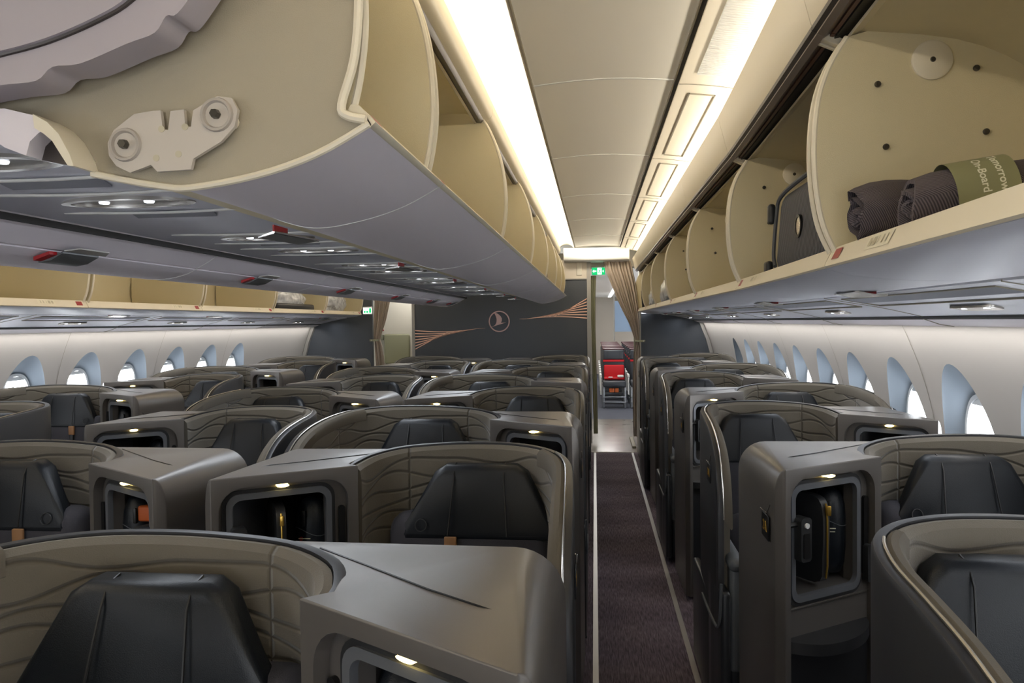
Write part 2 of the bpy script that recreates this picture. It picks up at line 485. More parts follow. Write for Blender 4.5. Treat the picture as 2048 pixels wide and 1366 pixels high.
# ---- ceilings over both aisles
JY = [1.76+1.44*k for k in range(-2, 7)]      # module joints -1.12 ... 10.4
def ceiling_side(f, nm):
    s = 1 if f(1) == 1 else -1
    def P(pr): return [(f(x), z) for x, z in pr]
    flat = [(-.243+(.578*i/8), 2.63+.018*math.sin(PI*i/8)) for i in range(9)]
    c = struct(obj('ceiling' if s > 0 else 'ceiling_left', ext(P(thick(flat, .02)), [Y0, Y1]), 'ceiling_panel'))
    cove = crom([(-.247, 2.63), (-.28, 2.672), (-.34, 2.70), (-.42, 2.69), (-.50, 2.64), (-.56, 2.575)], 5)
    obj('cove_panel', ext(P(thick(cove, .015)), [Y0, Y1]), 'cove_panel', c)
    side = crom([(.352, 2.612), (.42, 2.607), (.54, 2.59), (.64, 2.56), (.70, 2.50)], 4)
    obj('side_panel', ext(P(thick(side, .015)), [Y0, Y1]), 'cove_panel', c)
    obj('edge_slot', join(ext(P([(.336, 2.625), (.352, 2.625), (.352, 2.70), (.336, 2.70)]), [Y0, Y1])), 'dark_slot', c)
    obj('edge_strip', join(ext(P([(.328, 2.622), (.336, 2.622), (.336, 2.640), (.328, 2.640)]), [Y0, Y1])), 'silver', c)
    obj('edge_line', ext(P([(-.249, 2.622), (-.243, 2.622), (-.243, 2.64), (-.249, 2.64)]), [Y0, Y1]), 'seam', c)
    j = MB(); jc = MB()
    for y in JY[:-1]:
        j = join(j, ext(P([(x, z-.0035) for x, z in flat]+[(x, z+.001) for x, z in flat[::-1]]), [y-.006, y+.006]))
        cv = thick([(x, z-.001) for x, z in cove], .003)
        jc = join(jc, ext(P([(x, z-.002) for x, z in cove]+[(x, z+.002) for x, z in cove[::-1]]), [y-.003, y+.003]),
                  ext(P([(x, z-.002) for x, z in side]+[(x, z+.002) for x, z in side[::-1]]), [y-.003, y+.003]))
    obj('joint_strip', j, 'white_plastic', c); obj('joint_line', jc, 'seam', c)
    # vent panels in the side panel
    for k in range(len(JY)-1):
        a, b = JY[k]+.12, JY[k+1]-.12
        if k in (1, 2):
            v = MB()
            for i in range(int((b-a)/.018)):
                y = a+.018*i
                v = join(v, ext(P([(.405, 2.602), (.515, 2.588), (.515, 2.598), (.405, 2.612)]), [y, y+.009]))
            o = obj('air_vent', v, 'white_plastic')
            tag(o, ('ribbed cream ceiling air vent beside the right-hand light cove, ' if s > 0 else 'ribbed cream ceiling air vent over the left aisle, ')+('overhead' if k == 1 else 'the one nearest in view'), 'air vent', None)
        else:
            v = join(ext(P([(.405, 2.6035), (.409, 2.603), (.409, 2.61), (.405, 2.61)]), [a, b]), ext(P([(.511, 2.5895), (.515, 2.589), (.515, 2.60), (.511, 2.60)]), [a, b]),
                     ext(P([(.405, 2.6035), (.515, 2.5895), (.515, 2.60), (.405, 2.61)]), [a, a+.004]), ext(P([(.405, 2.6035), (.515, 2.5895), (.515, 2.60), (.405, 2.61)]), [b-.004, b]))
            obj('hatch_outline', v, 'seam', c)
    return c
ceiling_side(lambda x: x, 'right'); ceiling_side(mx, 'left')
# roof closing behind the lining so that no daylight leaks in
roof = [(C+2.97, 1.62), (C+2.7, 2.3), (C+2.2, 2.75), (C+1.2, 2.95), (C-1.2, 2.95), (C-2.2, 2.75), (C-2.7, 2.3), (C-2.97, 1.62)]
struct(obj('ceiling_crown', ext(thick(roof, -.03), [Y0, 24]), 'seam'))
struct(obj('wall_front', box(C-3.05, C+3.05, Y0-.05, Y0, 0, 3), 'galley_white'))

# ================================================================= OVERHEAD BINS
def tap(y):     # the front of the cabin narrows a little
    if y > 3.2: return 0
    return -.075*((3.2-y)/2.3)**1.2
DIV = [(.600, 1.785), (.566, 1.86), (.549, 1.95), (.545, 2.05), (.555, 2.15), (.580, 2.225), (.617, 2.287)]
DIVP = crom(DIV, 4)
YR = [-.9, .48, 1.85, 3.2, 4.57, 6.0, 7.45, 8.92, 10.36]
YL_ = [-1.1, .25, 1.62, 3.02, 4.40, 5.78, 7.15, 8.57, 9.95]
ORD = ['nearest', 'second', 'third', 'fourth', 'fifth', 'sixth', 'seventh', 'eighth', 'ninth']
def outboard_bin(f, y0, y1, label, group, taper, parts=True):
    s = 1 if f(1) == 1 else -1
    sh = (lambda y: s*tap(y)) if taper else None
    def P(pr): return [(f(x), z) for x, z in pr]
    b = empty('overhead_bin', (f(.9), y0, 1.7)); off = Matrix.Translation(-Vector(b.location))
    def o(n, m, mt, par=None, **k): return obj(n, m.xf(off), mt, par or b, **k)
    ys = yrange(y0+.002, y1-.002)
    # underside bucket: lip to service strip
    under = crom([(.578, 1.765), (.62, 1.752), (.72, 1.738), (.84, 1.732), (.92, 1.732)], 4)
    o('bucket', ext(P(thick(under, .02)), ys, sh), 'bin_under')
    lip = [(.576, 1.766), (.572, 1.770), (.574, 1.778), (.592, 1.812), (.602, 1.812), (.602, 1.79), (.60, 1.77)]
    o('lip', ext(P(lip), ys, sh), 'beige_edge')
    # interior: floor, back, ceiling
    liner = [(.60, 1.785), (1.10, 1.775), (1.16, 1.85), (1.17, 1.95), (1.13, 2.08), (1.0, 2.2), (.85, 2.27), (.63, 2.30)]
    o('liner', ext(P(thick(crom(liner, 3), -.012)), ys, sh), 'beige', angle=60)
    # dividers at both ends: plate with a moulded front edge
    for yy, d in ((y0+.022, 1), (y1-.022, -1)):
        plate = [(1.15, 1.77)]+DIVP+[(.80, 2.33), (1.15, 2.2)]
        pm = prism(P([(x+(tap(yy) if taper else 0), z) for x, z in plate]), yy-.006, yy+.006, 'y')
        pl = o('divider', pm, 'beige')
        e = tube([(f(x+(tap(yy) if taper else 0)), yy, z) for x, z in DIVP], .0075, 8)
        obj('edge_moulding', e.xf(off), 'beige_edge', pl)
    # valance between bin and light cove, rail, and the top rail
    val = [(.505, 2.470), (.512, 2.474), (.556, 2.335), (.566, 2.318), (.556, 2.313), (.543, 2.328)]
    o('valance', ext(P(val), ys, sh), 'valance')
    o('rail', ext(P([(.556, 2.306), (.572, 2.300), (.590, 2.312), (.590, 2.34), (.556, 2.34)]), ys, sh), 'rail_band')
    o('rail_gap', ext(P([(.545, 2.314), (.556, 2.310), (.556, 2.33), (.545, 2.33)]), ys, sh), 'rail_dark')
    o('rail_strip', ext(P([(.590, 2.306), (.598, 2.304), (.602, 2.33), (.590, 2.33)]), ys, sh), 'copper_wood')
    o('door_edge', ext(P([(.600, 2.300), (.640, 2.308), (.700, 2.330), (.70, 2.345), (.60, 2.318)]), ys, sh), 'dark_slot')
    o('inner_rail', ext(P([(.622, 2.288), (.628, 2.292), (.70, 2.318), (.70, 2.322), (.62, 2.294)]), ys, sh), 'beige_edge')
    # hinge strut at near end
    yy = y0+.05; t = tap(yy) if taper else 0
    o('hinge_strut', join(ext(P([(.562+t, 2.305), (.575+t, 2.300), (.63+t, 2.275), (.635+t, 2.29), (.575+t, 2.322)]), [yy-.03, yy-.012]),
                          ext(P([(.562+t, 2.305), (.575+t, 2.300), (.63+t, 2.275), (.635+t, 2.29), (.575+t, 2.322)]), [yy, yy+.01])), 'beige_edge')
    # red latch marker and placard on the lip
    q = lambda x0, z0, x1, z1, a, c_, lift=.0015: MB().add([(f(x0-lift+(tap(a) if taper else 0)), a, z0), (f(x1-lift+(tap(a) if taper else 0)), a, z1), (f(x1-lift+(tap(c_) if taper else 0)), c_, z1), (f(x0-lift+(tap(c_) if taper else 0)), c_, z0)], [(0, 1, 2, 3)])
    o('latch_marker', q(.5765, 1.782, .589, 1.806, y1-.10, y1-.045, .002), 'red')
    o('placard', q(.5765, 1.782, .590, 1.809, y1-.42, y1-.28, .0015), 'plate_white')
    mk = MB()
    for i, (a, w_) in enumerate(((.40, .006), (.378, .006), (.352, .003), (.338, .018), (.312, .016))):
        mk = join(mk, q(.579, 1.788, .5875, 1.804, y1-a, y1-a+w_, .0025))
    o('placard_marks', mk, 'plate_mark')
    # latch paddle under the bucket
    yc = (y0+y1)/2
    tp = tap(yc) if taper else 0
    pd = o('latch_paddle', ext(P([(.80+tp, 1.728), (.86+tp, 1.716), (.90+tp, 1.716), (.90+tp, 1.722), (.86+tp, 1.722), (.81+tp, 1.733)]), [yc-.10, yc+.10]), 'silver')
    obj('latch_flag', ext(P([(.86+tp, 1.723), (.895+tp, 1.723), (.895+tp, 1.732), (.86+tp, 1.732)]), [yc-.02, yc+.098]).xf(off), 'red', pd)
    # round cap and screws on the far divider's inner face
    yy = y1-.030; t = tap(yy) if taper else 0
    o('round_cap', lathe([(.001, -.006), (.040, -.006), (.044, -.003), (.044, .003)], (f(.797+t), yy, 2.225), 28, 'y'), 'beige_edge')
    sc = MB()
    for (x, z) in ((.797, 2.225), (.68, 2.176), (.89, 2.202), (.911, 2.061), (.698, 2.035)):
        sc = join(sc, lathe([(.001, -.004), (.005, -.004), (.007, -.001), (.007, .003)], (f(x+t), yy-.004, z), 12, 'y'))
    o('screws', sc, 'screw')
    tag(b, label, 'overhead bin', group)
    return b
for k in range(1, 8):
    pos = ['directly above the photographer, blankets rolled in it', '', 'holding the pinstriped suitcase, second from the viewer', 'just past the suitcase one', 'fourth along the right side', 'fifth along the right side', 'second last before the curtain', 'last before the curtain'][k]
    lab = {1: 'open right-hand bin nearest the viewer, holding rolled grey blankets', 2: 'open right-hand bin holding the striped suitcase',
           3: 'empty right-hand open bin just past the suitcase bin', 4: 'empty right-hand open bin, second past the suitcase bin',
           5: 'right-hand open bin holding crumpled clear plastic bags, third past the suitcase bin', 6: 'right-hand open bin, second last before the aisle curtain',
           7: 'right-hand open bin, last before the aisle curtain'}[k]
    outboard_bin(lambda x: x, YR[k], YR[k+1], lab, 'open overhead bins on the right', True)
for k in range(2, 8):
    lab = {2: 'open left-side bin nearest the viewer, at the picture edge', 3: 'empty open left-side bin at the left edge of the view', 4: 'empty open left-side bin, second in view from the left',
           5: 'empty open left-side bin just before the ones with wrapped bedding', 6: 'open left-side bin with silver wrapped bedding, nearer one',
           7: 'open left-side bin with silver wrapped bedding, last before the partition'}[k]
    outboard_bin(mx, YL_[k], YL_[k+1], lab, 'open overhead bins on the left', False)
# service strips beneath the outboard bins
def service_strip(f, ya, yb, joints, side_name):
    s = 1 if f(1) == 1 else -1
    def P(pr): return [(f(x), z) for x, z in pr]
    t = empty('service_panel', (f(1.15), ya, 1.68)); off = Matrix.Translation(-Vector(t.location))
    strip = crom([(.92, 1.730), (1.02, 1.712), (1.14, 1.690), (1.26, 1.662), (1.30, 1.652)], 3)
    obj('panel', ext(P(thick(strip, .015)), yrange(ya, yb, .6)).xf(off), 'bin_under', t)
    outer = [(1.30, 1.644), (1.36, 1.622), (1.415, 1.612), (1.415, 1.63), (1.36, 1.64), (1.30, 1.66)]
    obj('edge_panel', ext(P(outer), [ya, yb]).xf(off), 'bin_white', t)
    obj('dark_gap', ext(P([(1.295, 1.646), (1.305, 1.640), (1.305, 1.66), (1.295, 1.66)]), [ya, yb]).xf(off), 'dark_slot', t)
    for j in joints:
        if ya < j < yb:
            obj('joint_line', join(ext(P([(x, z-.002) for x, z in strip]+[(x, z+.003) for x, z in strip[::-1]]), [j-.003, j+.003]),
                      ext(P([(x, z-.003) for x, z in outer[:3]]+[(x, z+.003) for x, z in outer[:3][::-1]]), [j-.003, j+.003])).xf(off), 'seam', t)
    k = 0
    for a, b in zip(joints[:-1], joints[1:]):
        if b < ya or a > yb: continue
        g = ring2d([(.955, a+.10), (.955, b-.10), (1.10, b-.10), (1.10, a+.10)], [(.96, a+.105), (.96, b-.105), (1.095, b-.105), (1.095, a+.105)], -.003, .002,
                   lambda x, y, d: (f(x), y, 1.7235-(x-.955)*.19+d))
        obj('hatch_outline', g.xf(off), 'seam', t)
        obj('speaker_grille', slab2d([(.965, a+.11), (.965, b-.11), (1.04, b-.11), (1.04, a+.11)], -.0012, .002, lambda x, y, d: (f(x), y, 1.7215-(x-.965)*.19+d)).xf(off), 'grille', t)
        ym = (a+b)/2
        l = obj('reading_light', slab2d([(f(x), y) for x, y in rrect(1.15, 1.21, ym-.13, ym+.13, .028)], -.003, .004, lambda x, y, d: (x, y, 1.682-abs(x-f(1.16))*.22+d)).xf(off), 'silver', t)
        for dy in (-.07, .07): obj('lens', lathe([(.001, -.003), (.009, -.003), (.012, .004)], (f(1.18), ym+dy, 1.676), 14).xf(off), 'lamp_white', l)
    tag(t, 'long %s passenger service panel with reading lights under the %s bins' % ('pale blue-grey', side_name), 'service panel')
service_strip(lambda x: x, Y0, 10.38, YR, 'right-hand'); service_strip(mx, Y0, 10.38, YL_, 'left-hand')

# centre bins: double sided, right half open, left half closed seen from below
YC = [1.2, 1.76, 3.2, 4.64, 6.08, 7.5, 8.6, 9.62]
CDIV = crom([(-.392, 1.985), (-.376, 2.05), (-.366, 2.14), (-.372, 2.25), (-.392, 2.35), (-.43, 2.45), (-.455, 2.49)], 4)
RB = crom([(-.352, 1.968), (-.44, 1.923), (-.54, 1.893), (-.65, 1.878), (-.74, 1.898), (-.83, 1.940), (-.905, 1.972)], 4)
EB = crom([(-.352, 1.968), (-.44, 1.923), (-.54, 1.893), (-.65, 1.877), (-.703, 1.881), (-.781, 1.896), (-.822, 1.905)], 4)
PSU = crom([(-.905, 1.975), (-1.0, 1.985), (C, 1.995), (mx(-1.0), 1.985), (mx(-.905), 1.975)], 5)
LB = crom([(mx(-.905), 1.968), (mx(-.85), 1.935), (-1.73, 1.902)], 3)
LD = crom([(-1.74, 1.896), (-1.80, 1.872), (-1.90, 1.856), (-2.0, 1.864), (-2.09, 1.90), (-2.165, 1.968), (-2.175, 2.08), (-2.15, 2.25), (-2.08, 2.42), (-2.05, 2.47)], 3)
def centre_bin(y0, y1, i):
    b = empty('overhead_bin', (C, y0, 1.95)); off = Matrix.Translation(-Vector(b.location))
    def o(n, m, mt, par=None, **k): return obj(n, m.xf(off), mt, par or b, **k)
    ys = yrange(y0+.001, y1-.001, .6)
    o('bucket', ext(thick(RB, -.014), ys), 'bin_white')
    o('lip', ext([(-.352, 1.966), (-.345, 1.972), (-.372, 2.000), (-.385, 2.002), (-.395, 1.985), (-.36, 1.965)], ys), 'beige_edge')
    o('liner', ext(thick(crom([(-.392, 1.985), (-.60, 1.94), (-.95, 1.98), (-1.16, 2.05), (-1.20, 2.3), (-1.0, 2.5), (-.50, 2.52)], 3), .01), ys), 'beige', angle=60)
    for yy in (y0+.02, y1-.02):
        plate = [(-1.15, 2.05), (-.9, 1.97), (-.6, 1.935)]+CDIV+[(-.55, 2.53), (-1.15, 2.53)]
        p = o('divider', prism(plate, yy-.006, yy+.006, 'y'), 'beige')
        obj('edge_moulding', tube([(x, yy, z) for x, z in CDIV], .0075, 8).xf(off), 'beige_edge', p)
    val = crom([(-.452, 2.493), (-.425, 2.505), (-.415, 2.54), (-.425, 2.585), (-.445, 2.592)], 3)
    o('valance', ext(thick(val, .008), ys), 'valance')
    o('rail', ext([(-.452, 2.490), (-.462, 2.478), (-.478, 2.480), (-.50, 2.492), (-.50, 2.51), (-.45, 2.50)], ys), 'rail_dark')
    o('rail_strip', ext([(-.480, 2.478), (-.490, 2.476), (-.496, 2.486), (-.486, 2.490)], ys), 'silver')
    o('latch_marker', MB().add([(-.3485, y0+.04, 1.974), (-.366, y0+.04, 1.996), (-.366, y0+.09, 1.996), (-.3485, y0+.09, 1.974)], [(0, 1, 2, 3)]), 'red')
    o('closed_underside', ext(thick(LB, -.012), ys), 'bin_white')
    dr = o('closed_door', ext(thick(LD, -.014), ys), 'bin_white')
    o('round_cap', lathe([(.001, -.006), (.040, -.006), (.044, -.003), (.044, .003)], (-.62, y1-.028, 2.17), 24, 'y'), 'beige_edge')
    # latch paddles: one on each side of the service strip
    if y1-y0 > .8:
        ym = y0+.62
        yr = ym-.02
        pd = o('latch_paddle', join(prism([(-1.03, yr-.08), (-.93, yr-.20), (-.885, yr+.04), (-.985, yr+.12)], 1.918, 1.924, 'z')), 'plastic_grey')
        obj('paddle_edge', tube([(-1.03, yr-.08, 1.921), (-.93, yr-.20, 1.921), (-.885, yr+.04, 1.921)], .004, 6).xf(off), 'silver', pd)
        obj('latch_flag', join(box(-.935, -.93, yr-.20, yr-.10, 1.924, 1.943)).xf(off), 'red', pd)
        x0, x1, z0, z1 = -1.70, -1.785, 1.895, 1.868
        pr = [(x0, z0), ((x0+x1)/2, z0-.020), (x1, z1-.002), (x1, z1-.008), ((x0+x1)/2, z0-.028), (x0, z0-.006)]
        pd = o('latch_paddle', ext(pr, [ym-.08, ym+.10]), 'plastic_grey')
        obj('latch_flag', ext([(x0-.02, z0-.012), (x1+.01, z1-.004), (x1+.01, z1+.008), (x0-.02, z0-.002)], [ym-.115, ym-.08]).xf(off), 'red', pd)
        o('paddle_recess', slab2d([(x0+.005, ym-.08), (x0+.04, ym-.05), (x0+.04, ym+.10), (x0+.005, ym+.13)], -.004, .0, lambda x, y, d: (x, y, z0+.002+(x-x0)*.25+d)), 'frame_grey')
    o('joint_line', ext([(x, z-.0015) for x, z in RB]+[(x, z+.002) for x, z in RB[::-1]], [y1-.004, y1-.001]), 'white_plastic')
    ln = (ext([(x, z-.0015) for x, z in LB+LD[:16]]+[(x, z+.002) for x, z in (LB+LD[:16])[::-1]], [y1-.004, y1-.001]))
    o('joint_line', ln, 'white_plastic')
    return b
CLAB = ['short first section of the centre bins beside the exposed end panel', 'open centre bin nearest the viewer with a round cap inside', 'open centre bin, second full one from the viewer', 'open centre bin, third full one from the viewer',
        'open centre bin holding a black bag', 'open centre bin, second last before the partition', 'open centre bin touching the dark partition end']
for i in range(7): tag(centre_bin(YC[i], YC[i+1], i), CLAB[i], 'overhead bin', 'overhead bins above the centre seats')
# centre service strip
t = empty('service_panel', (C, 1.2, 1.98)); off = Matrix.Translation(-Vector(t.location))
obj('panel', ext(thick(PSU, -.012), yrange(1.2, 9.62, .6)).xf(off), 'bin_under', t)
obj('dark_gap', join(ext([(mx(-.908), 1.950), (mx(-.90), 1.950), (mx(-.90), 1.97), (mx(-.908), 1.97)], [1.2, 9.62])).xf(off), 'dark_slot', t)
for y0, y1 in zip(YC[:-1], YC[1:]):
    if y1-y0 < .8:
        cs = [y0+.25]
    else: cs = [y0+.21, y0+1.10] if y1-y0 > 1.3 else [y0+.45]
    for yc in cs:
        # oval lamp unit seen edge on
        ov = [(C+.19*math.cos(a), yc+.075*math.sin(a)) for a in [2*PI*k/28 for k in range(28)]]
        ovi = [(C+.165*math.cos(a), yc+.055*math.sin(a)) for a in [2*PI*k/28 for k in range(28)]]
        r = obj('reading_light', ring2d(ov, ovi, -.006, .006, lambda x, y, d: (x, y, 1.9905+d)).xf(off), 'silver', t)
        obj('light_tray', slab2d(ovi, -.001, .004, lambda x, y, d: (x, y, 1.9915+d)).xf(off), 'rail_dark', r)
        for dx in (-.07, .06): obj('lens', lathe([(.001, -.006), (.012, -.005), (.016, .004)], (C+dx, yc, 1.991), 14).xf(off), 'lamp_white', r)
        # curved trim ribs
        for dy in (-.17, .15):
            rib = [(C+x, yc+dy-.05*(x/.3)**2+.02, 1.985-.0*x) for x in [-.28+.07*i for i in range(9)]]
            obj('trim_rib', tube(rib, .004, 6).xf(off), 'white_plastic', t)
        obj('speaker_grille', slab2d([(C-.12, yc+.20), (C+.14, yc+.20), (C+.10, yc+.30), (C-.16, yc+.30)], -.002, .002, lambda x, y, d: (x, y, 1.991+d)).xf(off), 'grille', t)
tag(t, 'blue-grey centre service strip with oval reading lights between the bin undersides', 'service panel')

# exposed end panel with bracket
e = empty('end_cover', (C, 1.2, 1.95)); off = Matrix.Translation(-Vector(e.location))
bott = EB
outl = [(-.372, 2.60), (-.366, 2.30), (-.364, 2.17), (-.373, 2.07), (-.395, 1.998), (-.387, 1.980), (-.356, 1.972)]+[(x, z+.004) for x, z in bott[1:]]+[(-.818, 1.925), (-.839, 1.957), (-.878, 1.986), (-.93, 2.0), (-1.02, 2.003), (-1.2, 2.01), (-1.5, 2.01), (-1.72, 1.92), (-1.9, 1.87), (-2.1, 1.92), (-2.16, 2.1), (-2.1, 2.6)]
obj('panel', prism(outl, 1.192, 1.199, 'y').xf(off), 'end_beige', e)
obj('edge_bead', tube(crom([(x, 1.185, z) for x, z in outl[:7]], 4), .0075, 8).xf(off), 'beige_edge', e)
obj('bottom_edge', tube([(x, 1.188, z-.002) for x, z in bott], .006, 8).xf(off), 'beige_edge', e)
band = [(-.880, 1.988), (-.856, 1.974), (-.837, 1.955), (-.819, 1.922), (-.813, 1.904), (-.823, 1.905), (-.834, 1.922), (-.848, 1.944), (-.862, 1.956), (-.878, 1.966)]
obj('scallop', join(prism([(-1.08, 2.0), (-.986, 2.0), (-.932, 2.0), (-.878, 1.986), (-.862, 1.966), (-.876, 1.958), (-.890, 1.946), (-.897, 1.924), (-.933, 1.938), (-.987, 1.973), (-1.08, 1.998)], 1.135, 1.193, 'y')).xf(off), 'bin_white', e)
obj('scallop_rim', prism(band, 1.13, 1.193, 'y').xf(off), 'beige_edge', e)
obj('pocket', prism([(-.897, 1.924), (-.890, 1.950), (-.872, 1.960), (-.845, 1.946), (-.815, 1.906)], 1.170, 1.191, 'y').xf(off), 'rail_dark', e)
br = e
bx = [(.0, .0), (.012, .022), (.05, .048), (.085, .052), (.098, .052), (.101, .020), (.111, .018), (.116, .050), (.14, .052), (.142, .024), (.152, .022), (.157, .050), (.165, .054), (.20, .072), (.225, .068), (.236, .048), (.23, .02), (.205, -.005), (.155, -.032), (.15, -.05), (.09, -.052), (.078, -.04), (.04, -.052), (.015, -.04), (.002, -.022)]
bsc = .94
bp_ = [(-.783+x*bsc, 1.948+z*bsc) for x, z in bx]
k_ = obj('mounting_bracket', prism(bp_, 1.172, 1.180, 'y').xf(off), 'bracket', e)
for x, z in ((-.752, 1.944), (-.596, 1.986)):
    wsh = obj('washer', lathe([(.001, -.002), (.006, -.002), (.007, .003), (.019, .004), (.022, -.002), (.026, -.002), (.028, .004)], (x, 1.169, z), 22, 'y').xf(off), 'washer', k_)
    obj('bolt', lathe([(.001, -.008), (.007, -.008), (.008, .002)], (x, 1.168, z), 6, 'y').xf(off), 'screw', k_)
obj('drill_hole', join(*[lathe([(.001, -.0006), (.0055, -.0006), (.0055, .001)], (x, 1.172, z), 16, 'y') for x, z in ((-.690, 1.967), (-.650, 1.969), (-.700, 1.921), (-.662, 1.926))]).xf(off), 'plate_mark', k_)
obj('stand_off', join(lathe([(.001, 0), (.012, 0), (.012, .02)], (-.58, 1.178, 1.978), 14, 'y'), lathe([(.001, 0), (.01, 0), (.01, .02)], (-.752, 1.178, 1.944), 14, 'y')).xf(off), 'beige_edge', k_)
tag(e, 'exposed beige end panel of the centre bins with a white metal bracket bolted on', 'end cover')
# lilac padded flap in the near top-left corner
fl = crom([(-1.15, 1.975), (-1.0, 2.012), (-.91, 2.025), (-.850, 2.029), (-.822, 2.049), (-.776, 2.052), (-.70, 2.078), (-.655, 2.092), (-.636, 2.116), (-.618, 2.119), (-.58, 2.165), (-.48, 2.30)], 4)
flm = obj('bin_door', prism(fl+[(-.60, 2.46), (-1.15, 2.46)], 1.10, 1.165, 'y'), 'flap_lilac')
tag(flm, 'raised lilac bin door with a wavy edge in the top left corner', 'bin door')
gv = crom([(-1.15, 2.03), (-1.0, 2.055), (-.908, 2.071), (-.825, 2.088), (-.742, 2.116), (-.685, 2.146), (-.60, 2.22)], 4)
obj('groove', tube([(x, 1.099, z) for x, z in gv], .0045, 8), 'rail_dark', flm)
obj('raised_field', prism(gv+[(-.70, 2.44), (-1.14, 2.44)], 1.088, 1.10, 'y'), 'flap_lilac', flm)

# ================================================================= BUSINESS SEAT UNITS
# local frame: u (x) from the seat-side edge towards its console, y=0 at the back of the shell, seat faces -y
UW = 1.21
def sweep(path, sec, uvscale=None, cap=True):
    """path: (x,y,ztop); sec(i,ztop)->[(outward offset, z)]"""
    N = len(path); vs = []; fs = []; uvs = []; m = None; sl = 0; L = []
    for i, p in enumerate(path):
        a = path[max(0, i-1)]; b = path[min(N-1, i+1)]
        d = Vector((b[0]-a[0], b[1]-a[1])); d.normalize(); n = (d.y, -d.x)
        if i: sl += math.hypot(p[0]-path[i-1][0], p[1]-path[i-1][1])
        pr = sec(i, p[2]); m = len(pr)
        vs += [(p[0]+n[0]*o, p[1]+n[1]*o, z) for o, z in pr]; L.append((sl, pr, p[2]))
    for i in range(N-1):
        for k in range(m):
            j = (k+1) % m
            fs.append((i*m+k, i*m+j, (i+1)*m+j, (i+1)*m+k))
            g = lambda q, kk: (L[q][0], L[q][2]-L[q][1][kk][1])
            uvs.append([g(i, k), g(i, j), g(i+1, j), g(i+1, k)])
    fs += [list(range(m)), list(range((N-1)*m, N*m))]; uvs += [[(0, 0)]*m, [(0, 0)]*m]
    return MB().add(vs, fs, uvs)
SP = [(.718, -.205, 1.208), (.713, -.150, 1.212), (.678, -.072, 1.224), (.590, -.016, 1.238), (.46, .002, 1.247), (.35, .005, 1.25), (.24, -.010, 1.25), (.145, -.055, 1.246),
      (.078, -.14, 1.24), (.044, -.27, 1.233), (.034, -.42, 1.225), (.030, -.56, 1.21), (.028, -.68, 1.18), (.028, -.77, 1.13), (.028, -.83, 1.06), (.028, -.862, .97), (.028, -.875, .88)]
SPATH = crom(SP, 4)
def blend(rng, f): return crom(rng, f)
JF = Vector((.688, -.232)); FD = Vector((.8387, -.5445)); FN = Vector((.5445, .8387))
def face(t, z, d): p = JF+FD*t+FN*d; return (p.x, p.y, z)
